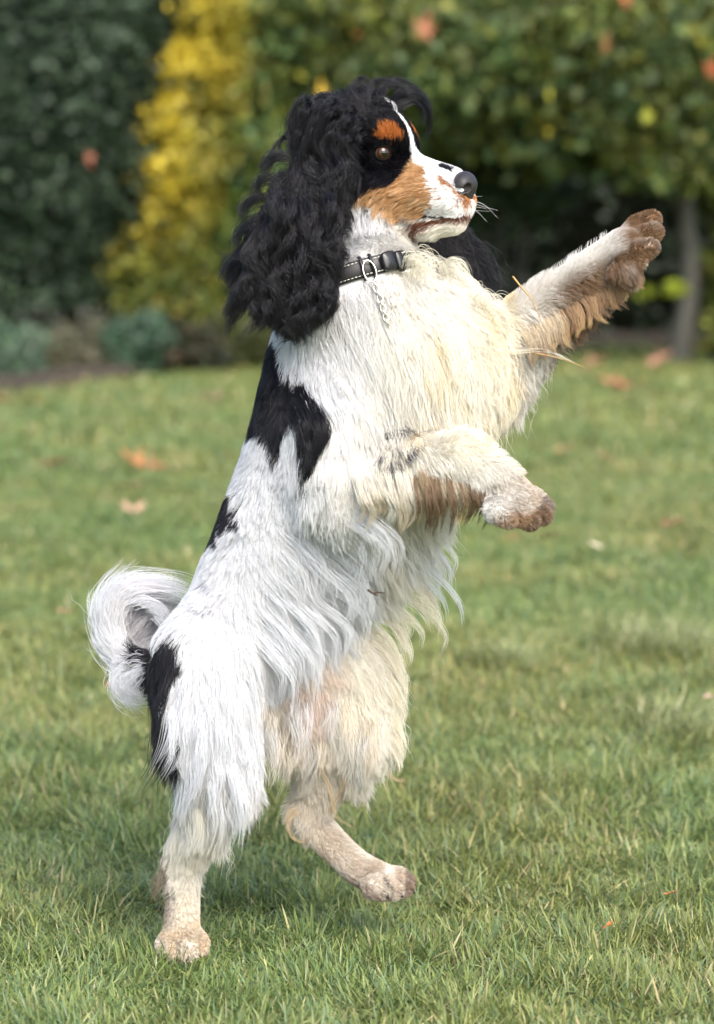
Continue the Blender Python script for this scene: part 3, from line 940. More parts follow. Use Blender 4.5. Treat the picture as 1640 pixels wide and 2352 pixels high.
# nose leather: own small blended volume
nv = np.stack(np.meshgrid(*[np.arange(-48, 50, 2.2)] * 3, indexing='ij'), -1).astype(float)   # head units a,b,c about the tip
def ell(q, c, r): return (np.linalg.norm((q - np.array(c)) / np.array(r), axis=-1) - 1) * min(r)
def smin(a, b, k): h = np.maximum(k - np.abs(a - b), 0) / k; return np.minimum(a, b) - h * h * k * .25
nf = ell(nv, (-8, 2, 0), (24, 26, 27))
for sg in (-1, 1):
    nf = smin(nf, ell(nv, (-7, -2, sg * 19), (18, 18, 14)), 8)
nf = smin(nf, ell(nv, (0, -22, 0), (11, 16, 10)), 8)
for sg in (-1, 1):
    hole = smin(ell(nv, (9, -2, sg * 21), (12, 8.5, 8.5)), ell(nv, (-1, -8, sg * 27), (13, 4, 11)), 4)
    nf = np.maximum(nf, -hole + 0)
nf = np.maximum(nf, -ell(nv, (14, -18, 0), (8, 16, 1.6)))
NV, NF = surface_nets(nf)
NV = -48 + NV * 2.2
NTIP = (199, -42, 0)
NV = NV * 1.14
NW = Hd(*NTIP) + (NV[:, :1] * HF + NV[:, 1:2] * HU + NV[:, 2:] * HC) * U
mesh_np('nose', NW, NF, m_nose, dog, smooth=True)

CL = [('foreN', (1230, 1140, -.116), (1.0, .55, .1)), ('foreN', (1224, 1162, -.138), (.8, .9, 0)), ('foreN', (1194, 1176, -.158), (.5, 1, -.1)), ('foreN', (1144, 1172, -.172), (.3, 1, -.1)),
      ('foreF', (1476, 484, .055), (1, -.3, .1)), ('foreF', (1482, 516, .03), (1, .2, 0)), ('foreF', (1474, 556, .006), (1, .5, 0)), ('foreF', (1442, 598, -.008), (.7, .9, 0)),
      ('hindN', (374, 2138, -.04), (-.1, .6, -.9)), ('hindN', (394, 2144, -.062), (0, .6, -.9)), ('hindN', (420, 2144, -.066), (.1, .6, -.9)), ('hindN', (446, 2136, -.05), (.4, .6, -.7)),
      ('hindF', (924, 1978, .045), (1, .4, 0)), ('hindF', (922, 1994, .026), (1, .5, -.1)), ('hindF', (896, 2002, .008), (.8, .6, -.3)), ('hindF', (866, 2004, -.002), (.7, .7, -.5))]
for g, p, d in CL:
    d = np.array([d[0], d[2], -d[1]]); d /= np.linalg.norm(d)
    p0 = W(*p); q = [p0 - d * 12 * U, p0, p0 + d * 6 * U + np.array([0, 0, -2 * U]), p0 + d * 9 * U + np.array([0, 0, -5 * U])]
    V, Fc = tube_mesh([spline(q, 9)], [np.linspace(6.5, 2, 9) * U], 8)
    mesh_np('claw', V, Fc, m_claw, dog, smooth=True)

# ---------------------------------------------------------------- fur
def hair_mat(name, rough, spec, trans=.0):
    m = mat(name, rough=rough, spec=spec, attr='tint')
    if trans:
        nt = m.node_tree
        tr = nt.nodes.new('ShaderNodeBsdfTranslucent'); ms = nt.nodes.new('ShaderNodeMixShader'); ms.inputs[0].default_value = trans
        at = [x for x in nt.nodes if x.type == 'ATTRIBUTE'][0]
        nt.links.new(at.outputs['Color'], tr.inputs['Color'])
        nt.links.new(nt.nodes['Principled BSDF'].outputs[0], ms.inputs[1]); nt.links.new(tr.outputs[0], ms.inputs[2])
        nt.links.new(ms.outputs[0], nt.nodes['Material Output'].inputs[0])
    return m


m_fur = hair_mat('fur', .42, .4, .2)
m_black = hair_mat('black_fur', .30, .28)
m_face = hair_mat('face_fur', .5, .25, .1)

# comb guides: x, y, direction (right, down, away), length px, lift, wave
GD = {
 'torso': [(600, 760, .1, 1, 0, 38, .15, .1), (575, 900, -.02, 1, 0, 34, .12, .05), (560, 1000, -.1, 1, 0, 40, .12, .05), (500, 1180, -.25, 1, 0, 42, .14, .05), (430, 1350, -.25, 1, 0, 45, .15, .1),
           (650, 1050, .0, 1, 0, 80, .10, .1), (620, 1200, .15, 1, 0, 105, .11, .15), (560, 1350, .12, 1, 0, 110, .12, .2), (500, 1480, -.05, 1, 0, 110, .15, .2),
           (720, 760, .0, 1, 0, 75, .2, .2), (800, 760, .12, 1, 0, 150, .2, .2), (680, 820, .7, .8, 0, 85, .16, .15), (700, 870, .9, .7, 0, 90, .16, .15), (740, 900, .8, .8, 0, 110, .18, .15), (880, 680, .15, 1, -.1, 140, .25, .3), (830, 900, .4, 1, 0, 160, .2, .2),
           (960, 640, .2, .9, -.1, 110, .35, .5), (1040, 660, .4, .8, 0, 90, .4, .6), (1000, 760, .2, 1, 0, 140, .3, .4), (960, 880, .2, 1, 0, 160, .3, .3), (1060, 880, .1, 1, 0, 160, .35, .4),
           (680, 960, .0, 1, 0, 110, .15, .2), (700, 1200, .5, 1, 0, 160, .2, .2), (760, 1180, .55, .9, 0, 170, .25, .25), (880, 1130, .7, .7, 0, 150, .4, .4), (800, 1240, .6, .8, 0, 150, .4, .3),
           (680, 1330, .4, 1, 0, 170, .2, .25), (740, 1330, .3, 1, 0, 150, .25, .3), (700, 1450, .15, 1, 0, 60, .2, .3), (640, 1450, .15, 1, 0, 110, .25, .3), (680, 1540, .0, 1, 0, 45, .3, .5), (640, 1600, 0, 1, 0, 90, .3, .5),
           (780, 600, .0, 1, 0, 40, .2, .2), (720, 600, -.1, 1, 0, 40, .2, .2), (850, 640, .3, 1, -.2, 70, .4, .5), (780, 550, .0, 1, 0, 45, .2, .2)],
 'foreN': [(720, 960, -.2, 1, 0, 120, .22, .15), (710, 1060, -.1, 1, 0, 105, .25, .2), (790, 980, .1, 1, 0, 120, .18, .2), (770, 1080, .0, 1, 0, 95, .25, .2), (850, 1040, .05, 1, 0, 80, .2, .2), (760, 1150, .15, 1, 0, 50, .35, .3),
           (850, 1000, .15, 1, 0, 60, .2, .15), (850, 1100, .1, 1, 0, 60, .3, .3), (950, 1080, .15, 1, 0, 60, .35, .4), (1040, 1065, .25, 1, 0, 45, .4, .4), (920, 1000, .6, .6, 0, 34, .15, .1), (1000, 990, .8, .3, 0, 26, .12, .05),
           (1080, 1030, .7, .7, 0, 20, .1, .05), (1100, 1090, .6, .9, 0, 30, .2, .1), (1160, 1120, .8, .6, 0, 9, .15, .05), (1215, 1140, .9, .5, 0, 7, .2, .05), (1140, 1165, .3, .9, 0, 8, .3, .1)],
 'foreF': [(1060, 760, .2, 1, 0, 90, .3, .3), (1040, 860, .1, 1, 0, 140, .4, .4), (1130, 830, -.05, 1, 0, 150, .4, .4), (1180, 690, .6, -.4, 0, 24, .15, .1), (1200, 760, .3, 1, 0, 80, .4, .5), (1260, 640, .8, -.5, 0, 18, .12, .05),
           (1260, 720, .5, .9, 0, 70, .4, .5), (1330, 680, .5, .9, -.1, 60, .4, .5), (1330, 590, .8, -.5, 0, 16, .1, .05), (1390, 620, .6, .8, -.1, 45, .4, .4), (1430, 520, .8, -.4, 0, 9, .15, .05), (1450, 590, .7, .7, 0, 12, .35, .2), (1480, 510, .9, .2, 0, 7, .3, .1)],
 'hindN': [(440, 1450, -.1, 1, 0, 90, .18, .2), (380, 1560, -.1, 1, -.1, 105, .25, .25), (460, 1560, .05, 1, 0, 115, .2, .2), (550, 1560, .1, 1, 0, 120, .2, .2), (370, 1660, -.15, 1, 0, 110, .3, .3), (450, 1680, -.1, 1, 0, 125, .25, .3),
           (540, 1680, .1, 1, 0, 125, .3, .3), (380, 1760, -.25, 1, 0, 120, .4, .4), (470, 1800, -.1, 1, 0, 100, .3, .4), (500, 1800, .1, 1, 0, 110, .3, .4), (400, 1860, -.3, 1, 0, 85, .35, .4), (460, 1880, 0, 1, 0, 30, .15, .2),
           (400, 1940, -.2, 1, 0, 32, .2, .3), (450, 1960, 0, 1, 0, 16, .12, .1), (400, 2040, 0, 1, 0, 13, .15, .1), (450, 2050, .05, 1, 0, 12, .1, .05), (410, 2120, 0, .9, -.3, 8, .2, .05), (375, 2110, -.2, 1, -.2, 10, .25, .1)],
 'hindF': [(740, 1380, .4, .9, 0, 130, .3, .3), (800, 1400, .7, .7, 0, 160, .4, .35), (870, 1460, .55, .8, 0, 150, .4, .35), (860, 1560, .2, 1, 0, 140, .35, .35), (780, 1500, .1, 1, 0, 120, .25, .25), (870, 1640, .05, 1, 0, 120, .3, .4),
           (790, 1660, 0, 1, 0, 110, .3, .3), (740, 1680, -.05, 1, 0, 80, .25, .4), (650, 1600, 0, 1, 0, 110, .3, .5), (650, 1680, 0, 1, 0, 80, .3, .5), (735, 1750, .1, 1, 0, 30, .15, .15), (690, 1800, -.1, 1, 0, 18, .2, .2), (680, 1840, -.3, 1, 0, 22, .3, .4), (740, 1890, .6, .75, 0, 12, .12, .1),
           (820, 1950, .8, .5, 0, 11, .12, .05), (900, 1985, .9, .4, 0, 7, .25, .1)],
 'tail': [(400, 1490, -.9, .2, 0, 40, .15, .1), (330, 1500, -.9, .1, 0, 45, .2, .1), (260, 1460, -.5, -.9, 0, 60, .3, .3), (240, 1390, 0, -1, 0, 90, .5, .4), (265, 1345, .8, -.5, 0, 90, .5, .4)],
 'head': [(1040, 375, -.9, .05, 0, 7, .2, 0), (1000, 375, -.9, -.1, 0, 9, .15, 0), (950, 350, -.8, -.5, 0, 11, .12, 0), (1010, 440, -.9, .3, 0, 12, .15, .05), (1060, 470, -.6, .6, 0, 11, .25, 0), (950, 430, -.9, .25, 0, 17, .15, .05), (880, 440, -.9, .3, 0, 26, .18, .1),
          (820, 460, -.9, .35, 0, 36, .2, .2), (900, 380, -.8, .35, 0, 12, .12, 0), (850, 390, -.8, .5, 0, 17, .15, .05), (870, 300, -.3, -.9, 0, 13, .15, .1), (910, 300, -.3, -.8, 0, 12, .2, .1), (830, 330, -.9, .1, 0, 22, .2, .1), (830, 250, -.7, -.6, 0, 60, .6, 1.4),
          (770, 250, -.8, -.1, 0, 70, .55, 1.4), (730, 300, -.7, .6, 0, 75, .45, 1.3), (790, 310, -.7, .5, 0, 55, .35, .9), (780, 400, -.5, .8, 0, 45, .25, .4), (1020, 520, -.8, .3, 0, 16, .25, .1), (940, 525, -.9, .25, 0, 26, .2, .1), (850, 525, -.8, .5, 0, 45, .2, .2), (780, 510, -.5, .9, 0, 55, .25, .3), (740, 450, -.4, .9, 0, 60, .3, .5)],
 'earN': [(760, 330, -.3, .9, 0, 60, .3, .8), (690, 380, -.4, .9, 0, 75, .35, 1), (740, 450, -.05, 1, 0, 75, .3, .9), (640, 480, -.35, 1, 0, 80, .4, 1), (700, 560, .05, 1, 0, 85, .3, 1), (600, 580, -.35, 1, 0, 75, .45, 1), (570, 620, -.2, 1, 0, 60, .45, 1), (700, 640, .1, 1, 0, 80, .35, 1), (640, 660, 0, 1, 0, 85, .35, 1)],
 'earF': [(880, 400, .4, 1, 0, 60, .3, .6), (1000, 560, .6, .8, 0, 60, .35, .6), (1050, 620, .6, .9, 0, 60, .4, .6), (1000, 500, .5, .8, 0, 50, .3, .6)],
}


def flow(P, gw):
    s = scr(P)
    D = np.zeros((len(P), 3)); L = np.zeros(len(P)); LF = np.zeros(len(P)); WV = np.zeros(len(P))
    for i, g in enumerate(GROUPS):
        G = np.array(GD[g], float)
        d2 = ((s[:, None] - G[None, :, :2]) ** 2).sum(-1)
        w = 1 / (d2 + 26 ** 2) ** 2.2
        w /= w.sum(1, keepdims=True); w *= gw[:, i:i + 1]
        dr = np.stack([G[:, 2], G[:, 4], -G[:, 3]], -1); dr /= np.linalg.norm(dr, axis=1, keepdims=True)
        D += w @ dr; L += w @ G[:, 5]; LF += w @ G[:, 6]; WV += w @ G[:, 7]
    D /= np.linalg.norm(D, axis=1, keepdims=True) + 1e-9
    return D, L, LF, WV


def surf_samples(V, Q, n, wfn):
    T = np.concatenate([Q[:, [0, 1, 2]], Q[:, [0, 2, 3]]])
    A, Bq, Cq = V[T[:, 0]], V[T[:, 1]], V[T[:, 2]]
    ar = np.linalg.norm(np.cross(Bq - A, Cq - A), axis=1) * wfn((A + Bq + Cq) / 3, T)
    t = rng.choice(len(T), n, p=ar / ar.sum())
    u = rng.random((n, 2)); sw = u.sum(1) > 1; u[sw] = 1 - u[sw]
    return A[t] + u[:, :1] * (Bq - A)[t] + u[:, 1:] * (Cq - A)[t]




def clump(S, csize, strength, root, cls=0):
    """pull strands towards a neighbour chosen as the clump's leader. S (n,k,3)"""
    n = len(S)
    warp = np.stack([vnoise(root, csize * 1.4, 40 + i) for i in range(3)], -1) * csize * 1.3
    key = np.floor((root + warp) / csize + rng.normal(0, .15, root.shape)).astype(np.int64)
    key[:, 1] += 1000 * cls
    key = key - key.min(0); sz = key.max(0) + 1
    h = (key[:, 0] * sz[1] + key[:, 1]) * sz[2] + key[:, 2]
    _, first, inv = np.unique(h, return_index=True, return_inverse=True)
    lead = first[inv]
    t = np.linspace(0, 1, S.shape[1])[None, :, None]
    w = strength[:, None, None] * t ** 1.3
    off = (S - S[:, :1])
    loff = S[lead] - S[lead][:, :1]
    target = S[lead]
    return S * (1 - w) + target * w, inv


def grow(root, N, D, L, lift, wave, KP, margin=.0006):
    n = len(root)
    tang = D - (D * N).sum(1, keepdims=True) * N
    tl = np.linalg.norm(tang, axis=1, keepdims=True)
    tang = tang / (tl + 1e-6)
    tang = np.where(tl > .15, tang, D)
    nz = np.stack([vnoise(root, .022, 90 + i) for i in range(3)], -1) - .5
    d = tang * (1 - lift[:, None]) + N * lift[:, None] * .9 + nz * .42 * (.25 + wave[:, None]) + rng.normal(0, .045, (n, 3)) * (1 + wave[:, None])
    d /= np.linalg.norm(d, axis=1, keepdims=True)
    S = np.zeros((n, KP, 3)); S[:, 0] = root - N * .0008
    p = root.copy(); step = L / (KP - 1)
    for k in range(1, KP):
        tt = k / (KP - 1)
        d = d + D * .16 + np.array([0, 0, -1.0]) * (np.clip(L / .06, 0, 1.3) * .10)[:, None]
        d /= np.linalg.norm(d, axis=1, keepdims=True)
        p = p + d * step[:, None]
        s = sdf(p)
        bad = s < margin + .0009 * k
        if bad.any():
            g = grad(p[bad])
            p[bad] += g * (margin + .0009 * k - s[bad])[:, None]
            dn = (d[bad] * g).sum(1, keepdims=True)
            d[bad] = d[bad] - g * np.minimum(dn, 0)
        S[:, k] = p
    return S


def waves(S, A, fr, ph):
    """helical wave of amplitude A (m), fr turns, phase ph, all per strand"""
    t = np.linspace(0, 1, S.shape[1])
    T = S[:, -1] - S[:, 0]; T /= np.linalg.norm(T, axis=1, keepdims=True) + 1e-9
    a = np.cross(T, np.array([[.3, -2.0, .2]])); a /= np.linalg.norm(a, axis=1, keepdims=True) + 1e-9
    b = np.cross(T, a)
    env = np.minimum(1, t * 1.8)[None]
    arg = 2 * np.pi * fr[:, None] * t[None] + ph[:, None]
    off = (np.sin(arg) - np.sin(ph)[:, None]) * env
    off2 = (np.cos(arg) - np.cos(ph)[:, None]) * env * .6
    return S + (A[:, None] * off)[..., None] * a[:, None] + (A[:, None] * off2)[..., None] * b[:, None]


def dens(Pc, T):
    w = GWB[T[:, 0]]
    s = scr(Pc)
    r = np.ones(len(Pc))
    r = np.where(w[:, 6] > .5, 3.4, r)
    r = np.where((w[:, 1] > .5) & (s[:, 0] > 1050), 2.0, r)
    r = np.where((w[:, 2] > .5) & (s[:, 0] > 1180), 1.8, r)
    r = np.where((w[:, 3] > .5) & (s[:, 1] > 1900), 2.2, r)
    r = np.where((w[:, 4] > .5) & (s[:, 1] > 1730), 2.2, r)
    return r




def hsh(i, k=.618034):
    return (np.asarray(i) * k) % 1.0


CC0 = W(792, 630, -.012)
CN = np.array([-.28, .16, .93]); CN /= np.linalg.norm(CN)


def coat(NS, short, kp):
    RT = surf_samples(BV, BF, NS, dens)
    s0 = sdf(RT); NRM = grad(RT); RT = RT - NRM * s0[:, None]
    gw = group_w(RT); gi = gw.argmax(1)
    D, L, LF, WV = flow(RT, gw)
    ss = scr(RT)
    thr = 30 * (.6 + .9 * rng.random(NS)); keep = (L < thr) if short else (L >= thr * .9)
    for c, out, R in EYES:
        dd = np.linalg.norm(RT - c, axis=1)
        keep &= dd > R * 1.14
        L = np.where(dd < R * 2.6, np.minimum(L, 4 + (dd / R - 1.1) * 8), L)
    ha, hb, hc = to_head(RT)
    dn = np.linalg.norm(RT - Hd(NTIP[0] - 6, NTIP[1], 0), axis=1) / U
    keep &= ~((gi == 6) & (dn < 31))
    L = np.where((gi == 6) & (dn < 55), np.minimum(L, 4 + (dn - 24) * .25), L)
    if short:
        for g in ('foreN', 'foreF', 'hindN', 'hindF'):
            toes = [p for p in PR if p[0] == g and len(p[1]) == 3 and p[5] < 8 * U]
            m = gi == GROUPS.index(g)
            if m.any():
                td = np.min([prim_sd((p[0], p[1][1:], p[2][1:]) + p[3:], RT[m]) for p in toes], 0) / U
                L[m] = np.where(td < 12, np.minimum(L[m], 4.5 + np.clip(td, 0, 12) * .4), L[m])
    lipm = (gi == 6) & inpoly(scr(H0 + (ha[:, None] * HF + hb[:, None] * HU - np.abs(hc)[:, None] * HC) * U), P_LIP)
    L = np.where(lipm, 6, L); keep &= ~(lipm & (rng.random(NS) < .5))
    groin = (gi == 0) & inpoly(ss, [(650, 1410), (735, 1380), (750, 1450), (735, 1550), (690, 1600), (640, 1560)])
    keep &= ~(groin & (rng.random(NS) < .3))
    hh = (RT - CC0) @ CN
    near = (gi == 0) & (np.linalg.norm(RT - CC0, axis=1) < .12)
    keep &= ~((np.abs(hh) < .012) & near)
    L = np.where((hh > .012) & (hh < .05) & near, np.minimum(L, 16), L)
    RT, NRM, gw, gi, D, L, LF, WV, ss = [x[keep] for x in (RT, NRM, gw, gi, D, L, LF, WV, ss)]
    n = len(RT)
    # white hair over the shoulder stays short enough to leave the black saddle showing
    C0 = coat_color(RT, gi)
    L = L * U * (.6 + .55 * rng.random(n)) * (.72 + .56 * vnoise(RT, .028, 33))
    fly = rng.random(n) < (.0 if short else .012)
    L = np.where(fly, L * 1.25, L)
    S = grow(RT, NRM, D, L, LF * (1 + .8 * fly), WV, kp)
    dark = (C0.mean(1) < .08).astype(np.int64)
    if short:
        S, inv = clump(S, .0035, .45 * np.ones(n), RT, dark)
        big = inv
    else:
        ear = np.isin(gi, (7, 8)); crown = (gi == 6) & (WV > .7)
        st = np.clip(.15 + L / .07 * .4, 0, .58) + .08 * (ear | crown)
        S, big = clump(S, .019, np.where(fly, .1, st), RT, dark)
        S, inv = clump(S, .0062, np.where(fly, .1, np.clip((.15 + L / .06 * .4).clip(0, .5) + .3 * rng.random(n), 0, .85)), RT, dark)
    A = np.clip(WV * 1.0 + .12, .2, 3) * L * np.where(np.isin(gi, (7, 8)), .085, .10) * (.5 + hsh(big, .7548)) * .8
    fr = .8 + .7 * hsh(big) + WV * .9
    fr = np.where(WV > 1.1, fr * 1.0, fr)
    if not short:
        S = waves(S, A, fr, hsh(big, .5698) * 6.283 + rng.normal(0, .18, n))
        S = waves(S, A * .3, fr * 1.7, hsh(inv, .3819) * 6.283)
    # keep hair out of the body after waving
    for k in range(1, kp):
        q = S[:, k]; sd = sdf(q); bad = sd < .0005
        if bad.any():
            S[bad, k] = q[bad] + grad(q[bad]) * (.0008 - sd[bad])[:, None]
    tone = (.92 + .12 * hsh(inv) + .04 * hsh(big, .37)) * (.92 + .12 * rng.random(n))
    C = C0 * tone[:, None]
    Ck = np.repeat(C[:, None], kp, 1)
    tips = np.linspace(0, 1, kp)[None, :, None] ** 2
    muddy = (((gi == 1) & (ss[:, 1] > 1060) & (ss[:, 0] > 820)) | ((gi == 2) & ((ss[:, 0] - 1180) * .58 + ss[:, 1] - 690 > 10))) & (rng.random(n) < .5) & (hsh(inv, .77) > .45)
    Ck = Ck * (1 - tips * muddy[:, None, None] * .75) + np.array([.22, .14, .07]) * tips * muddy[:, None, None] * .75
    r0 = (np.where(gi == 6, .00013, .00020) if short else np.full(n, .00018)) * (.75 + .5 * rng.random(n))
    t = np.linspace(0, 1, kp)
    prof = np.interp(t, [0, .15, .6, .85, 1], [.8, 1, .95, .6, .15])
    return S, r0[:, None] * prof[None], Ck, gi, dark.astype(bool)


parts = {}
def put_hair(name, m, S, R, C):
    parts.setdefault((name, m.name), []).append((S, R, C, m))


for NS, short, kp in ((NS_SHORT, True, 6), (NS_LONG, False, 13)):
    S, R, C, gi, dark = coat(NS, short, kp)
    for nm, gs in (('coat_fur', (0, 1, 2, 3, 4)), ('face_fur', (6,)), ('near_ear', (7,)), ('far_ear', (8,)), ('tail_fur', (5,))):
        for dk in (False, True):
            m = np.isin(gi, gs) & (dark == dk)
            if m.any():
                put_hair(nm, m_black if dk else (m_face if nm == 'face_fur' else m_fur), S[m], R[m], C[m])


def lock(name, pts, n, r0, r1, col, wave=.0, turns=1.5, mtl=None, var=.12, rad=.00017, kp=16, tipcol=None, short=.35):
    """a lock of hair along pts (x, y, Y); r0, r1 spread at root and tip in px"""
    Pc = spline([W(*p) for p in pts], kp)
    Lh = np.linalg.norm(np.diff(Pc, axis=0), axis=1).sum()
    v = rng.normal(0, .6, (n, 3)); t = np.linspace(0, 1, kp)
    spread = (r0 + (r1 - r0) * t ** .8) * U
    S = Pc[None] + v[:, None] * spread[None, :, None]
    # shorten each hair by resampling its path
    frac = 1 - short * rng.random(n)
    tt = t[None] * frac[:, None] * (kp - 1); i = np.minimum(tt.astype(int), kp - 2); f = (tt - i)[..., None]
    ar = np.arange(n)[:, None]
    S = S[ar, i] * (1 - f) + S[ar, i + 1] * f
    if wave:
        sub = rng.integers(0, 7, n)
        S = waves(S, np.full(n, wave * U) * (.6 + .6 * hsh(sub, .7)), turns * (.8 + .4 * hsh(sub, .3)), hsh(sub) * 3.0 + rng.normal(0, .15, n))
    S += (rng.normal(0, .0006, (n, 1, 3)) * np.linspace(0, 1, kp)[None, :, None])
    c = np.array(col) * ((1 - var) + 2 * var * rng.random(n))[:, None]
    Ck = np.repeat(c[:, None], kp, 1)
    if tipcol is not None:
        w = (np.linspace(0, 1, kp) ** 1.5)[None, :, None]; Ck = Ck * (1 - w) + np.array(tipcol) * w
    R = rad * (.75 + .5 * rng.random(n))[:, None] * np.interp(t, [0, .1, .6, .85, 1], [.8, 1, .95, .6, .15])[None]
    put_hair(name, mtl or (m_black if np.mean(col) < .06 else m_fur), S, R, Ck)


BK = (.007, .0065, .009); WT = (.69, .70, .73); CRM = (.79, .74, .61); GR = (.34, .33, .36)
# curls on the crown
for pts, nn, r0, r1, w in (
    ([(860, 285, -.035), (825, 235, -.04), (835, 190, -.03), (870, 182, -.03), (885, 205, -.03)], 90, 10, 6, 6),
    ([(845, 270, -.04), (815, 220, -.04), (800, 190, -.03), (815, 174, -.03), (835, 185, -.03)], 80, 9, 5, 5),
    ([(875, 280, -.02), (855, 225, -.02), (870, 190, -.01), (905, 198, -.01), (925, 225, -.01)], 110, 10, 6, 4),
    ([(870, 270, -.01), (860, 210, -.01), (885, 180, .0), (925, 190, .0), (950, 215, .005)], 70, 7, 4, 3),
    ([(890, 285, .0), (890, 235, .0), (925, 212, .0), (955, 238, .005), (963, 285, .01), (950, 318, .01)], 150, 9, 5, 2),
    ([(885, 285, -.01), (895, 245, -.01), (925, 228, -.005), (948, 250, .0), (952, 285, .0)], 110, 8, 4, 2),
    ([(895, 280, .02), (885, 225, .02), (920, 200, .025), (958, 230, .03), (968, 290, .03)], 110, 8, 5, 2),
    ([(840, 265, -.045), (800, 225, -.045), (790, 200, -.04), (815, 190, -.035), (840, 205, -.035)], 90, 9, 6, 5),
    ([(820, 260, -.05), (775, 240, -.05), (750, 255, -.055), (760, 300, -.06), (790, 330, -.065)], 150, 12, 8, 7),
    ([(800, 250, -.04), (745, 235, -.04), (715, 250, -.045), (695, 290, -.055), (710, 330, -.065)], 160, 13, 9, 8),
    ([(790, 240, -.01), (745, 228, -.01), (705, 245, -.01), (675, 280, -.02), (665, 330, -.03)], 160, 13, 9, 8),
    ([(760, 240, -.03), (735, 212, -.03), (705, 222, -.03), (700, 250, -.035), (720, 260, -.04)], 70, 7, 5, 5),
    ([(760, 260, -.04), (700, 260, -.05), (665, 290, -.06), (660, 340, -.07), (680, 390, -.08)], 170, 13, 9, 8),
    ([(835, 280, -.05), (810, 270, -.055), (785, 300, -.06), (780, 350, -.065), (765, 400, -.07)], 160, 11, 9, 7),
    ([(815, 300, -.055), (790, 310, -.06), (775, 345, -.065), (780, 400, -.07), (770, 440, -.075)], 140, 10, 8, 6),
    ([(700, 300, -.05), (650, 295, -.055), (625, 325, -.06), (640, 350, -.065), (655, 335, -.065)], 26, 5, 3, 2),
    ([(690, 330, -.05), (640, 310, -.055), (610, 335, -.06), (605, 370, -.065), (622, 380, -.065)], 22, 4, 3, 2)):
    lock('face_fur', pts, nn, r0, r1, BK, w, 1.6)
for i in range(46):
    x = random.uniform(690, 825); y = random.uniform(235, 320); yy = -.085 + .02 * random.random() if x < 800 else -.06
    a_ = random.uniform(-1, 1)
    lock('face_fur', [(x, y, yy + .01), (x - 22, y - 8 + 10 * a_, yy - .01), (x - 42, y + 22 + 12 * a_, yy - .012), (x - 38 + 20 * a_, y + 62, yy - .01), (x - 20 + 20 * a_, y + 92, yy - .008)], 60, 7, 4, BK, 7, 1.6)

# hanging locks of the near ear
lk = [(760, 350), (735, 380), (700, 360), (665, 370), (640, 400), (620, 430), (700, 420), (745, 440), (670, 460), (640, 480), (610, 490), (590, 530), (720, 500), (690, 530), (740, 520), (660, 560), (630, 570),
      (600, 590), (570, 590), (555, 610), (720, 580), (690, 620), (650, 630), (620, 640), (730, 620), (600, 640), (700, 660), (670, 670), (640, 680)]
for x, y in lk:
    for rep_ in range(3):
        x0 = x + random.uniform(-14, 14); y0 = y + random.uniform(-14, 14)
        ln = random.uniform(90, 150); dx = (-.25 if x0 < 660 else .02) + random.uniform(-.22, .22)
        if y0 + ln > 765: ln = 765 - y0 - random.uniform(0, 40)
        yy = -.125 - random.uniform(0, .012)
        if y0 < 430: yy = -.098
        sw = random.uniform(-18, 18)
        lock('near_ear', [(x0, y0, yy + .015), (x0 + dx * ln * .3 + sw, y0 + ln * .33, yy), (x0 + dx * ln * .7 - sw * .8, y0 + ln * .68, yy), (x0 + dx * ln * 1.1 + sw, y0 + ln, yy + .004)],
             90, 9, 6, BK, 7, 2.3)
for pts in ([(600, 440), (560, 450), (545, 475), (552, 500)], [(580, 500), (545, 510), (530, 540), (545, 560)], [(560, 580), (520, 590), (503, 620), (520, 650)], [(560, 620), (530, 640), (520, 670), (545, 690)],
            [(610, 400), (585, 400), (572, 425), (580, 445)], [(640, 350), (610, 350), (592, 375), (598, 400)], [(640, 700), (650, 730), (640, 755), (625, 760)], [(680, 690), (680, 725), (665, 748), (650, 752)]):
    lock('near_ear', [(x, y, -.10) for x, y in pts], 110, 14, 10, BK, 4, 1.5)
for pts in ([(1020, 560), (1070, 600), (1095, 640), (1110, 665)], [(1040, 560), (1080, 590), (1100, 620), (1130, 650)], [(1000, 540), (1060, 560), (1085, 600), (1090, 650)]):
    lock('far_ear', [(x, y, .11) for x, y in pts], 160, 22, 20, BK, 4, 1.6)
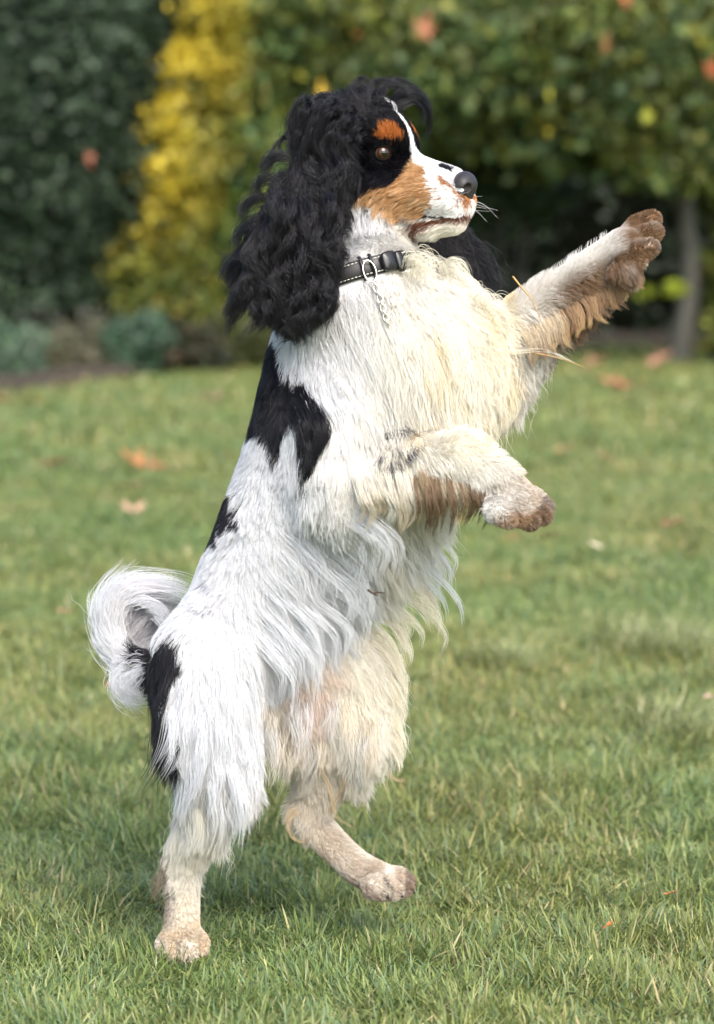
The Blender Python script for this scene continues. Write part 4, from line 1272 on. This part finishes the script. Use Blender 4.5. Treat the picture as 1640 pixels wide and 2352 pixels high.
# tail plume
TP = [([(330, 1495, .03), (290, 1500, .03), (250, 1470, .04), (222, 1420, .05), (212, 1360, .05), (222, 1320, .055)], 700, 20, 22, WT, 4),
      ([(270, 1470, .04), (232, 1420, .05), (225, 1360, .05), (250, 1310, .055), (300, 1285, .06)], 700, 18, 24, WT, 4),
      ([(250, 1440, .045), (240, 1380, .05), (270, 1325, .055), (330, 1310, .06), (395, 1318, .065), (450, 1345, .07)], 600, 16, 20, (.74, .73, .75), 4),
      ([(245, 1420, .05), (250, 1365, .055), (290, 1325, .06), (350, 1320, .065), (420, 1335, .07)], 450, 14, 16, WT, 4),
      ([(250, 1430, .055), (275, 1385, .06), (320, 1350, .065), (380, 1345, .07), (440, 1370, .075)], 350, 12, 16, GR, 3),
      ([(255, 1440, .06), (290, 1405, .065), (335, 1375, .07), (390, 1375, .075), (440, 1400, .08)], 380, 14, 18, (.55, .54, .56), 3),
      ([(270, 1460, .065), (310, 1425, .07), (350, 1400, .075), (400, 1405, .08), (430, 1430, .08)], 340, 16, 18, (.42, .41, .44), 3),
      ([(290, 1480, .065), (330, 1450, .07), (370, 1430, .075), (410, 1440, .08)], 300, 18, 18, (.6, .6, .62), 3),
      ([(340, 1500, .02), (290, 1495, .02), (255, 1510, .02), (248, 1545, .02), (285, 1568, .02), (345, 1555, .02)], 420, 16, 16, WT, 4),
      ([(330, 1500, .01), (290, 1510, .01), (268, 1535, .01), (290, 1556, .01), (340, 1545, .01)], 320, 14, 14, WT, 4),
      ([(300, 1500, .02), (255, 1480, .02), (238, 1510, .02), (245, 1550, .02), (280, 1590, .02), (310, 1600, .02)], 70, 9, 14, WT, 5),
      ([(360, 1490, .03), (320, 1500, .02), (285, 1515, .02), (262, 1500, .02)], 420, 20, 24, WT, 4)]
for pts, nn, r0, r1, c, w in TP:
    pts = [(x + 16 * (x < 300), y, z) for x, y, z in pts]
    lock('tail_fur', pts, nn, r0, r1 + 4, c, w + 2, 1.3, short=.6)
for i in range(26):
    a0 = random.uniform(-.3, 2.6); cx, cy = 298, 1420; r_ = random.uniform(58, 80)
    pp = [(cx - math.cos(a0 + t) * (r_ + 14 * t), cy - math.sin(a0 + t) * (r_ + 22 * t), .045) for t in (0, .3, .6, .95)]
    lock('tail_fur', pp, 16, 7, 5, WT, 3, 1.0)
lock('tail_fur', [(425, 1455, .0), (400, 1490, .0), (365, 1510, .01), (335, 1515, .015)], 500, 20, 16, BK, 2, 1)
# feathering below the near fore leg, dirty and clumped
for i in range(26):
    x = 800 + i * 11.5 + random.uniform(-6, 6); ln = random.uniform(70, 125) * (1 if x < 1060 else .8)
    y0 = 1088 - (x - 800) * .04 if x < 1060 else 1085
    dk = random.random()
    c0 = (.50, .38, .24) if dk < .5 else (.75, .66, .50)
    tc = (.12, .075, .035) if dk < .7 else (.35, .25, .14)
    if x > 930: c0 = (.40, .30, .19) if random.random() < .55 else (.66, .58, .44)
    if x < 915: c0, tc = (.70, .66, .58), ((.50, .42, .30) if dk < .5 else (.74, .72, .68))
    lock('coat_fur', [(x, y0 - 22, -.135 - .02 * random.random()), (x + 12, y0 + ln * .3, -.155), (x + 20, y0 + ln * .65, -.15), (x + random.uniform(-5, 22), y0 + ln, -.145)], 40, 8, 3.5, c0, 3, 1.0, tipcol=tc, short=.25)
for i in range(20):
    x = random.uniform(925, 1085); ln = random.uniform(75, 125); y0 = 1085; b_ = random.uniform(2, 14)
    lock('coat_fur', [(x, y0 - 16, -.15), (x + b_, y0 + ln * .3, -.162), (x + b_ * 1.3, y0 + ln * .65, -.16), (x + b_ * .3, y0 + ln, -.155)], 16, 4.5, 1.6, (.20, .13, .075), 3, 1.0, tipcol=(.06, .04, .025), short=.2)
# feathering on the raised fore leg
for i in range(40):
    f = i / 40 + random.uniform(-.02, .02); x = 1180 + 250 * f; y = 770 - 165 * f
    ln = random.uniform(40, 85) * (1 - .35 * f)
    tc = (.20, .115, .06) if random.random() < .6 else (.50, .34, .17)
    lock('coat_fur', [(x - 8, y - 34, .02), (x + 6, y - 8, .005), (x + 14, y + ln * .5, .0), (x + 12 + random.uniform(-14, 34), y + ln * .85, .0)], 36, 8, 3, (.36, .23, .13) if f > .3 else (.74, .64, .48), 4, 1.1, tipcol=tc, short=.25)
for pts in ([(1120, 860, .02), (1150, 900, .02), (1140, 940, .02), (1100, 1000, .02)], [(1080, 880, .02), (1120, 930, .02), (1110, 970, .02), (1080, 1010, .02)], [(1150, 810, .03), (1190, 850, .03), (1195, 870, .03), (1212, 905, .03)],
            [(1050, 900, .0), (1080, 950, .0), (1070, 990, .0)], [(1140, 790, .0), (1200, 790, .0), (1250, 800, .0), (1310, 822, .0)]):
    lock('coat_fur', pts, 60 if pts[0][0] < 1140 else 9, 12 if pts[0][0] < 1140 else 5, 5, CRM, 4, 1.0)
# dark hair of the saddle falling over the shoulder line
for pts in ([(665, 900, -.075), (690, 945, -.085), (690, 1000, -.085), (672, 1070, -.08)], [(690, 920, -.08), (712, 960, -.09), (705, 1020, -.09), (680, 1090, -.085)],
            [(650, 920, -.07), (668, 970, -.08), (672, 1040, -.082), (662, 1100, -.078)], [(708, 925, -.085), (728, 958, -.092), (720, 1000, -.092), (695, 1050, -.09)], [(690, 980, -.06), (694, 1035, -.07), (682, 1095, -.075), (672, 1150, -.075)], [(700, 1000, 0), (690, 1060, 0), (674, 1110, 0), (676, 1165, 0)], [(680, 960, 0), (690, 1010, 0), (674, 1070, 0), (666, 1130, 0)]):
    q = [(x, y, ray_surface(x, y)[1]) for x, y, _ in pts]
    lock('coat_fur', [(x, y, z - .010 - .006 * (k > 0)) for k, (x, y, z) in enumerate(q)], 120, 12, 4, BK, 3, 1.0)
# S-shaped locks over the near thigh and rump, longest at the back of the leg
for i in range(95):
    y = random.uniform(1440, 1830); xl = np.interp(y, [1440, 1560, 1700, 1830], [420, 360, 350, 350]); xr = np.interp(y, [1440, 1700, 1830], [560, 565, 510])
    x = random.uniform(xl, xr); f = (x - xl) / (xr - xl); ys = ray_surface(x, y)
    if abs(ys[1]) > .2: continue
    yy = ys[1] - .006; ln = random.uniform(110, 180); ln = min(ln, 1915 - y + 20 * random.random())
    dx = -.42 + .5 * f; b_ = random.uniform(8, 18)
    colr = WT if not (y < 1680 and f < .16 and random.random() < .6) else BK
    if y > 1780: colr = (.80, .77, .68)
    lock('coat_fur', [(x - dx * 10, y - 14, yy + .008), (x + dx * ln * .25 - b_ * .3, y + ln * .25, yy - .006), (x + dx * ln * .6 + b_ * .5, y + ln * .6, yy - .010), (x + dx * ln * 1.05 - b_ * .4, y + ln, yy - .006)], 34, 11, 8, colr, 2, 1.0, short=.5)
# silky chest hair flowing down and forward
for i in range(130):
    x = random.uniform(690, 1060); y = random.uniform(670, 930); ys = ray_surface(x, y)
    if ys[1] > .1 or (x < 720 and y < 760): continue
    yy = ys[1] - .004; ln = random.uniform(110, 210); f = (x - 690) / 370; b_ = random.uniform(-4, 22)
    lock('coat_fur', [(x - 4, y - 14, yy + .006), (x + .10 * ln, y + ln * .25, yy - .005), (x + (.34 - .2 * f) * ln - b_, y + ln * .6, yy - .009), (x + (.62 - .5 * f) * ln, y + ln * .95, yy - .006)], 34, 14, 10,
         tuple(np.array(WT) * (1 - f) + np.array(CRM) * f), 2, .9, short=.5)  # white to cream, with the warm side light painted in
# long flank hair sweeping down and forward
for i in range(80):
    y = random.uniform(1120, 1440); f = random.random(); xl = np.interp(y, [1120, 1440], [580, 470]); xr = np.interp(y, [1120, 1440], [770, 650])
    x = xl + (xr - xl) * f; ys = ray_surface(x, y); yy = ys[1] - .003; ln = random.uniform(110, 200); b_ = random.uniform(5, 20)
    lock('coat_fur', [(x - 6, y - 14, yy + .006), (x + .28 * ln * (.4 + f), y + ln * .22, yy - .005), (x + .48 * ln * (.4 + f) + b_, y + ln * .55, yy - .007), (x + .5 * ln * (.35 + f), y + ln, yy - .002)], 30, 13, 9, WT, 2, .8, short=.5)
# wispy feathering along the belly and far thigh
for i in range(46):
    f = i / 46; x = np.interp(f, [0, .35, .7, 1], [930, 900, 870, 880]) + random.uniform(-22, 10); y = np.interp(f, [0, 1], [1170, 1690]) + random.uniform(-10, 10)
    ln = random.uniform(60, 120) * (1.15 if f < .4 else .75)
    ux = (.95 if f < .4 else .45)
    lock('coat_fur', [(x - 45, y - 50, .012), (x - 5, y - 22, .01), (x + ux * ln * .45, y + ln * .12, .01), (x + ux * ln * .85, y + ln * .55, .01), (x + ux * ln * .8 + random.uniform(-14, 18), y + ln * .95, .01)], 30, 12, 4, WT if f < .25 else CRM, 3, 1.0, short=.3)
for i in range(40):
    x = random.uniform(560, 850); y = random.uniform(1570, 1690); yy = random.uniform(-.07, -.03) if x < 620 else random.uniform(-.05, -.01)
    ln = random.uniform(70, 130); dx = random.uniform(-.2, .2)
    ln = min(ln, 1790 - y)
    lock('coat_fur', [(x, y - 20, yy + .03), (x + 4, y + 5, yy), (x + dx * ln * .5 + random.uniform(-12, 12), y + ln * .5, yy - .004), (x + dx * ln, y + ln, yy)], 26, 18, 12, random.choice([WT, (.72, .66, .57), (.66, .58, .47)]), 4, 1.1, short=.6, rad=.00014)
# grey spot and stray dark hairs on the near fore leg
for pts in ([(868, 978), (872, 1000), (862, 1022)], [(885, 972), (880, 1000), (884, 1028)], [(905, 965), (925, 978), (915, 1002)], [(900, 985), (895, 1005), (905, 1030)]):
    q = [(x, y, ray_surface(x, y)[1] - .018) for x, y in pts]
    lock('coat_fur', q, 60, 9, 7, (.07, .065, .08), 2, .8, short=.5)
# dirty strings behind the hocks
for i in range(12):
    x = random.uniform(368, 392); y = random.uniform(1900, 1980); ln = random.uniform(50, 100)
    lock('coat_fur', [(x, y, -.035), (x - 14, y + ln * .3, -.04), (x - random.uniform(16, 34), y + ln * .7, -.04), (x - random.uniform(5, 30), y + ln, -.038)], 6, 6, 5, (.30, .24, .18), 3, 1.2, tipcol=(.10, .07, .05), short=.3)
for pts in ([(668, 1820, .02), (646, 1845, .015), (655, 1880, .01), (682, 1888, .01), (692, 1872, .01)], [(664, 1810, .02), (642, 1830, .015), (650, 1862, .01)],
            [(700, 1690, -.0), (735, 1760, -.005), (752, 1830, .0), (800, 1862, .005)], [(760, 1700, .0), (770, 1760, .0), (740, 1820, .005), (760, 1850, .005)], [(870, 1730, .0), (890, 1750, .0), (915, 1748, .0)]):
    lock('coat_fur', pts, 9, 3, 3, (.46, .34, .20), 2, 1.0, short=.2)
for i in range(34):
    x = random.uniform(890, 1100); y = np.interp(x, [900, 960, 1030, 1095], [575, 565, 590, 665]) + random.uniform(-4, 60)
    yy = random.uniform(-.11, .0) + (x - 900) * .0002
    s_ = random.choice((1, 1, -1)); ln = random.uniform(35, 75)
    lock('coat_fur', [(x, y + 25, yy + .03), (x + s_ * 5, y, yy), (x + s_ * ln * .4, y - 7, yy - .008), (x + s_ * ln * .75, y + 14, yy - .008), (x + s_ * ln * .85, y + ln * 1.2, yy - .004)], 16, 12, 12, CRM, 3, 1.2, rad=.00016)

for (nm, mn), lst in parts.items():
    kps = sorted({a[0].shape[1] for a in lst})
    Pn, Rn, Cn = [], [], []
    kmax = max(kps)
    for S, R, C, m in lst:
        k = S.shape[1]
        if k != kmax:
            t = np.linspace(0, k - 1, kmax); i = np.minimum(t.astype(int), k - 2); f = t - i
            g = lambda A: A[:, i] * (1 - f)[None, :, None] + A[:, i + 1] * f[None, :, None]
            S, R, C = (g(S), g(R[..., None])[..., 0], g(C)) if k * len(S) < 3e5 else (S, R, C)
        if S.shape[1] != kmax:
            o = hair_obj({'near_ear': 'ear_fur', 'far_ear': 'ear_fur'}.get(nm, nm), S, R, C, m, dog)
            continue
        Pn.append(S); Rn.append(R); Cn.append(C)
    if Pn:
        hair_obj({'near_ear': 'ear_fur', 'far_ear': 'ear_fur'}.get(nm, nm), np.concatenate(Pn), np.concatenate(Rn), np.concatenate(Cn), lst[0][3], dog)

# whiskers
wk = []
for i in range(16):
    sg = -1 if i % 2 else 1
    a0 = random.uniform(165, 192); b0 = random.uniform(-95, -58); c0 = sg * random.uniform(24, 34)
    p0 = Hd(a0, b0, c0)
    d = HF * random.uniform(.5, 1) + HC * sg * random.uniform(.2, .8) + HU * random.uniform(-.4, .6)
    d /= np.linalg.norm(d); ln = random.uniform(35, 80) * U
    wk.append(spline([p0 - d * .004, p0 + d * ln * .5, p0 + d * ln - HU * ln * random.uniform(-.1, .4)], 9))
wk = np.array(wk)
hair_obj('whiskers', wk, np.repeat((np.linspace(.00022, .00005, 9))[None], len(wk), 0), np.full(wk.shape, .8), m_fur, dog)

# ---------------------------------------------------------------- collar with ring, buckle and chain
m_leather = mat('black_leather', (.012, .012, .013), .42, .5)
m_thread = mat('thread', (.75, .73, .68), .7, .2)
m_steel = mat('steel', (.78, .74, .66), .2, .5, metal=1.0)
m_plastic = mat('black_buckle', (.01, .01, .011), .28, .5)
e1 = np.cross(CN, [0, -1.0, 0]); e1 /= np.linalg.norm(e1); e2 = np.cross(CN, e1)
TH = np.linspace(0, 2 * np.pi, 120, endpoint=False); rr = []
for t in TH:
    d = e1 * math.cos(t) + e2 * math.sin(t)
    q = CC0 + d * np.linspace(.02, .16, 281)[:, None]; sd = sdf(q)
    out = np.argmax(sd > 0); rr.append(.02 + out * .0005)
rr = np.minimum(np.array(rr), .078); ft = np.fft.rfft(rr); ft[4:] = 0; rr = np.maximum(np.fft.irfft(ft, 120), 0) + .0045


def cpos(t, h, off=0.0):
    r = np.interp(t % (2 * np.pi), np.append(TH, 2 * np.pi), np.append(rr, rr[0])) + off
    return CC0 + (e1 * math.cos(t) + e2 * math.sin(t)) * r + CN * h


prof = [(-.0105, 0), (-.0108, .0016), (-.0098, .0026), (0, .003), (.0098, .0026), (.0108, .0016), (.0105, 0), (0, -.0003)]
V = np.array([[cpos(t, h, o) for h, o in prof] for t in TH]).reshape(-1, 3); m_ = len(prof)
Fc = np.array([(i * m_ + j, i * m_ + (j + 1) % m_, ((i + 1) % 120) * m_ + (j + 1) % m_, ((i + 1) % 120) * m_ + j) for i in range(120) for j in range(m_)])
collar = link(bpy.data.objects.new('dog_collar', None))
tag(collar, "black stitched leather collar around the rearing spaniel's neck", 'collar')
mesh_np('strap', V, Fc, m_leather, collar, smooth=True)
paths = []
for h in (-.0078, .0078):
    t = 0.0
    while t < 2 * np.pi:
        paths.append(np.array([cpos(t + x, h, .0031 + (.0003 if 0 < x < .05 else -.0004)) for x in np.linspace(0, .036, 4)])); t += .058
V, Fc = tube_mesh(paths, [np.full(len(p), .00045) for p in paths], 5)
mesh_np('stitching', V, Fc, m_thread, collar)
# ring position nearest photo column 822
best = min(TH, key=lambda t: abs(scr(cpos(t, 0))[0] - 824) + (1e3 if cpos(t, 0)[1] > CC0[1] else 0))
bk = min(TH, key=lambda t: abs(scr(cpos(t, 0))[0] - 868) + (1e3 if cpos(t, 0)[1] > CC0[1] else 0))
def frame(t):
    n = e1 * math.cos(t) + e2 * math.sin(t); tg = np.cross(CN, n); return n, tg
n_, tg_ = frame(best)
V, Fc = tube_mesh([np.array([cpos(best + .0, h, o) for h, o in ((-.013, .001), (-.0125, .0045), (0, .0062), (.0125, .0045), (.013, .001))]) + tg_ * x for x in (-.006, .006)], [np.full(5, .0019)] * 2, 8)
mesh_np('keeper_loop', V, Fc, m_leather, collar, smooth=True)
rc = cpos(best, -.006, .006)
ring = np.array([rc + (CN * math.cos(a) * .0125 + tg_ * math.sin(a) * .0072) + n_ * .002 for a in np.linspace(0, 2 * np.pi, 32, endpoint=False)])
V, Fc = tube_mesh([ring], [np.full(32, .0011)], 8, closed=True)
mesh_np('ring', V, Fc, m_steel, collar, smooth=True)
# buckle: two prongs of a side release clip
nb, tb_ = frame(bk)
def slab(c, ax, ay, az, bevel=.25):
    pts = []
    for z, s_ in ((-1, .86), (-.6, 1), (.6, 1), (1, .86)):
        for a in np.linspace(0, 2 * np.pi, 20, endpoint=False):
            ca, sa = math.cos(a), math.sin(a)
            x = abs(ca) ** .5 * np.sign(ca); y = abs(sa) ** .5 * np.sign(sa)
            pts.append(c + ax * x * s_ + ay * y * s_ + az * z)
    f = [(k * 20 + j, k * 20 + (j + 1) % 20, (k + 1) * 20 + (j + 1) % 20, (k + 1) * 20 + j) for k in range(3) for j in range(20)]
    V = np.array(pts + [c - az, c + az]); t3 = [((j + 1) % 20, j, 80) for j in range(20)] + [(60 + j, 60 + (j + 1) % 20, 81) for j in range(20)]
    return V, [np.array(f), np.array(t3)]
V, Fc = slab(cpos(bk, 0, .0075), tb_ * .0095, CN * .0112, nb * .0036)
bkl = mesh_np('buckle', V, Fc, m_plastic, collar, smooth=True)
V, Fc = slab(cpos(bk + .14, -.003, .010), tb_ * .005, CN * .0120, nb * .0030)
mesh_np('clip_prong', V, Fc, m_plastic, bkl, smooth=True)
# chain hanging from the ring
links = []
p = rc - CN * .0125 + n_ * .003
down = np.array([.33, -.12, -.93]); down /= np.linalg.norm(down); sidev = np.cross(down, [0, 1.0, 0]); sidev /= np.linalg.norm(sidev); dep = np.cross(down, sidev)
for i in range(9):
    c = p + down * (.0045 + i * .0056)
    s_ = surfd = sdf(c[None])[0]
    if surfd < .012: c = c + grad(c[None])[0] * (.012 - surfd)
    sv_ = sidev if i % 2 else dep
    links.append(np.array([c + down * math.cos(a) * .0046 + sv_ * math.sin(a) * .003 for a in np.linspace(0, 2 * np.pi, 18, endpoint=False)]))
V, Fc = tube_mesh(links, [np.full(18, .0009)] * len(links), 6, closed=True)
mesh_np('chain', V, Fc, m_steel, collar, smooth=True)


# ------------------------------------------------------------------ fallen and caught leaves, straw
m_dry = mat('dry_leaf', rough=.7, spec=.2, attr='tint')


def maple_leaf(size, col, curl, seed):
    """five lobed leaf, cupped, with a stalk"""
    r = random.Random(seed)
    ang = []; rad = []
    for i, (a0, ln) in enumerate(((-128, .62), (-62, .86), (0, 1.0), (62, .86), (128, .62))):
        ln *= r.uniform(.88, 1.1)
        for da, q in ((-30, .42), (-16, .60), (-11, .58), (-5, .86), (0, 1), (5, .86), (11, .58), (16, .60), (30, .42)):
            ang.append(math.radians(a0 + da)); rad.append(ln * q)
    idx = np.argsort(ang); ang = np.array(ang)[idx]; rad = np.array(rad)[idx]
    rings = [.0, .35, .7, 1.0]; V = [[0, 0, 0]]
    for k in rings[1:]:
        for a, q in zip(ang, rad):
            x, y = math.sin(a) * q * k, math.cos(a) * q * k
            z = curl * (x * x + .6 * y * y) * .8 + .06 * math.sin(9 * a) * k + .1 * x * y * (1 if seed % 2 else -1)
            V.append([x, y, z])
    m = len(ang); T = [(0, 1 + j + 1, 1 + j) for j in range(m - 1)]; Q = []
    for k in range(2):
        for j in range(m - 1):
            o = 1 + k * m + j; Q.append((o, o + 1, o + m + 1, o + m))
    V = np.array(V) * size * .5
    tv, tf = tube_mesh([np.array([[0, 0, 0], [0, -.3, .03], [.04, -.6, .1]]) * size * .5 + 0], [np.array([.02, .016, .012]) * size * .5], 5)
    o = len(V); V = np.concatenate([V, tv])
    nz = vnoise(V, size * .12, seed)[:, None]
    C = np.array(col) * (.65 + .7 * nz); C[o:] = np.array(col) * .6
    return V, [np.array(Q + [tuple(q + o) for q in tf[0]]), np.array(T + [tuple(q + o) for q in tf[1]])], C


BR, ORG, PK, YL = (.22, .10, .05), (.34, .14, .06), (.36, .23, .15), (.45, .38, .07)


def put_leaf(P, rot, size, col, label, seed, curl=.5, group='fallen autumn leaves on the lawn', name='fallen_leaf', sq=1.0):
    V, Fc, C = maple_leaf(size, col, curl, seed)
    V[:, 0] *= sq
    o = mesh_np(name, V, Fc, m_dry, None, C, smooth=True)
    o.location = P; o.rotation_euler = rot
    tag(o, label, 'leaf', group)


LV = [(12, 925, .15, BR, 'long brown leaf on the lawn at the far left edge', .55), (70, 924, .13, (.28, .14, .06), 'brown leaf just right of the one at the far left edge', .6),
      (135, 893, .13, (.24, .15, .08), 'faint brown leaf below the brownish bush at the left', 1), (478, 915, .12, PK, 'pale pinkish leaf left of the dog below the golden shrub', 1),
      (130, 1070, .13, BR, 'reddish brown leaf on the lawn, leftmost of the middle row', .8), (312, 1072, .10, ORG, 'orange brown leaf, left one of a touching pair left of the dog', .8),
      (345, 1080, .10, BR, 'brown leaf, right one of a touching pair left of the dog', .8), (285, 1125, .11, (.16, .09, .05), 'curled brown leaf standing on edge above a pink leaf', .4),
      (302, 1182, .10, PK, 'pinkish leaf on the lawn above and left of the tail', 1), (142, 1420, .05, (.40, .24, .14), 'small pinkish leaf on the lawn to the left of the tail', .8),
      (292, 1600, .07, (.36, .16, .08), 'orange brown leaf in the grass just below the tail', .7), (515, 1055, .07, PK, "pale leaf touching the edge of the dog's back", .7),
      (1264, 1040, .085, (.42, .20, .10), 'orange leaf on the lawn right of the lowered front paw', 1), (1368, 1062, .06, (.40, .19, .12), 'small reddish leaf right of the orange leaf by the lowered paw', .8),
      (1502, 1215, .075, BR, 'brown leaf on the lawn near the right edge', 1), (1145, 1246, .045, ORG, 'small rusty leaf below the lowered front paw', .8), (1226, 1248, .06, (.17, .10, .06), 'dark brown leaf right of the small rusty leaf', .8),
      (1341, 1268, .035, (.75, .66, .50), 'tiny pale cream leaf on the lawn at the right', .8), (1010, 1215, .07, (.45, .18, .08), 'orange leaf behind the feathering of the lowered front leg', .8),
      (1330, 838, .2, (.30, .16, .10), 'brown leaf cluster on the lawn left of the slender trunk', 1), (1475, 832, .16, (.34, .18, .12), 'brown leaf beside the foot of the slender trunk', 1),
      (1395, 888, .16, (.40, .14, .09), 'reddish leaf lying in front of the slender trunk', .8), (1450, 884, .12, BR, 'dark brown leaf next to the reddish one before the slender trunk', .8),
      (1545, 882, .13, (.42, .44, .20), 'pale green leaf on the lawn near the right edge', .9), (1582, 800, .17, YL, 'large yellow leaf to the right of the slender trunk', .9),
      (1350, 765, .12, ORG, 'bright orange leaf at the edge of the shaded bed', .8), (1588, 1625, .03, (.45, .30, .24), 'tiny pinkish leaf in the grass at the right edge', .8),
      (1508, 2057, .022, ORG, 'small orange shred of leaf in the near grass at the right', .4), (1360, 2135, .022, (.5, .16, .05), 'small orange shred of leaf in the near grass, the lower left one', .4)]
for i, (x, y, sz, col, lb, sq) in enumerate(LV):
    P = on_ground(x, y); P[2] = .045 if P[1] > .9 else .03
    if y < 860: P[2] = .05
    put_leaf(P, (random.uniform(-.15, .5), random.uniform(-.3, .3), random.uniform(0, 6.28)), sz * 1.3, col, lb, i, curl=random.uniform(.2, .9), sq=sq)
for x, y, d, sz, col, lb, rz in ((950, 68, 14.2, .19, (.32, .14, .08), 'large orange maple leaf hanging in the green foliage above the dog', .2), (1355, 105, 14.1, .15, (.30, .16, .07), 'brownish orange maple leaf caught in the foliage at the upper right', 1.0),
                             (200, 362, 14.6, .15, (.32, .13, .08), 'reddish leaf caught in the dark evergreen shrub', 2.6), (720, 212, 14.3, .14, (.45, .30, .04), "orange yellow leaf left of the dog's topknot", .8),
                             (800, 78, 14.4, .06, (.5, .16, .05), 'small orange leaf left of the large orange maple leaf', 2), (1230, 215, 14.1, .09, (.45, .42, .05), 'yellow leaf in the foliage above the dark gap', 1),
                             (1228, 300, 14.2, .09, (.50, .40, .05), 'yellow leaf low in the foliage right above the dark gap', 2), (1450, 265, 14.0, .13, (.36, .38, .06), 'yellow green leaf in the foliage near the slender trunk', .5),
                             (1596, 160, 14.1, .16, (.32, .09, .04), 'red orange leaf at the right edge of the foliage', .3), (1400, 2, 14.1, .18, (.32, .12, .05), 'rusty leaf cut by the top edge of the photo', .9)):
    put_leaf(W(x, y, d - DIST), (math.radians(random.uniform(60, 100)), random.uniform(-.3, .3), rz), sz * 1.15, col, lb, int(x), curl=.3, group='autumn leaves caught in the foliage', name='caught_leaf', sq=.9 if x != 200 else .5)
# low yellow-leaved twig crossing the dark gap
tw = link(bpy.data.objects.new('low_branch', None))
tag(tw, 'thin low branch with small yellow green leaves left of the slender trunk', 'branch')
yb = tb[1] - .05
V, Fc = tube_mesh([spline([W(1545, 655, yb + .05), W(1500, 648, yb), W(1450, 650, yb), W(1405, 640, yb)], 14)], [np.linspace(.008, .003, 14)], 6)
mesh_np('twig', V, Fc, m_bark, tw, smooth=True)
P = np.array([W(random.choice((random.uniform(1405, 1470), random.uniform(1490, 1530))), 645 + random.uniform(-9, 9), yb - .03) for _ in range(60)])
V, Fc, CC = leaves_mesh(P, .06, np.array([.38, .45, .05]) * (.7 + .5 * rng.random(60))[:, None]); mesh_np('leaves', V, Fc, m_leaf, tw, CC)
# bits of straw caught in the coat
m_straw = mat('straw', (.42, .26, .10), .6, .3)
for nm, lb, pts, r in (('straw', 'bent piece of straw caught on the raised front leg', [(1150, 620, .0), (1178, 655, -.012), (1190, 668, -.016), (1210, 712, -.012)], 2.2),
                       ('straw', 'thin straw sticking out from the elbow of the raised front leg', [(1200, 792, -.01), (1240, 800, -.012), (1280, 812, -.01), (1312, 824, -.008)], 1.3)):
    p = spline([W(*q) for q in pts], 14); V, Fc = tube_mesh([p], [np.linspace(r, r * .4, 14) * U], 6)
    tag(mesh_np(nm, V, Fc, m_straw, smooth=True), lb, 'straw')
m_twig = mat('dark_twig', (.05, .03, .02), .8, .2)
pp = [[(824, 1322, 0), (836, 1330, 0), (848, 1328, 0), (862, 1330, 0)], [(838, 1330, 0), (846, 1336, 0)]]
q = W(845, 1328, 0); ysf = ray_surface(800, 1328)[1] - .028
V, Fc = tube_mesh([spline([W(a, b, ysf) for a, b, c in p], 8) for p in pp], [np.linspace(2.6, 1.3, 8) * U] * 2, 6)
tag(mesh_np('twig', V, Fc, m_twig, smooth=True), 'tiny dark twig caught in the white belly hair', 'twig')
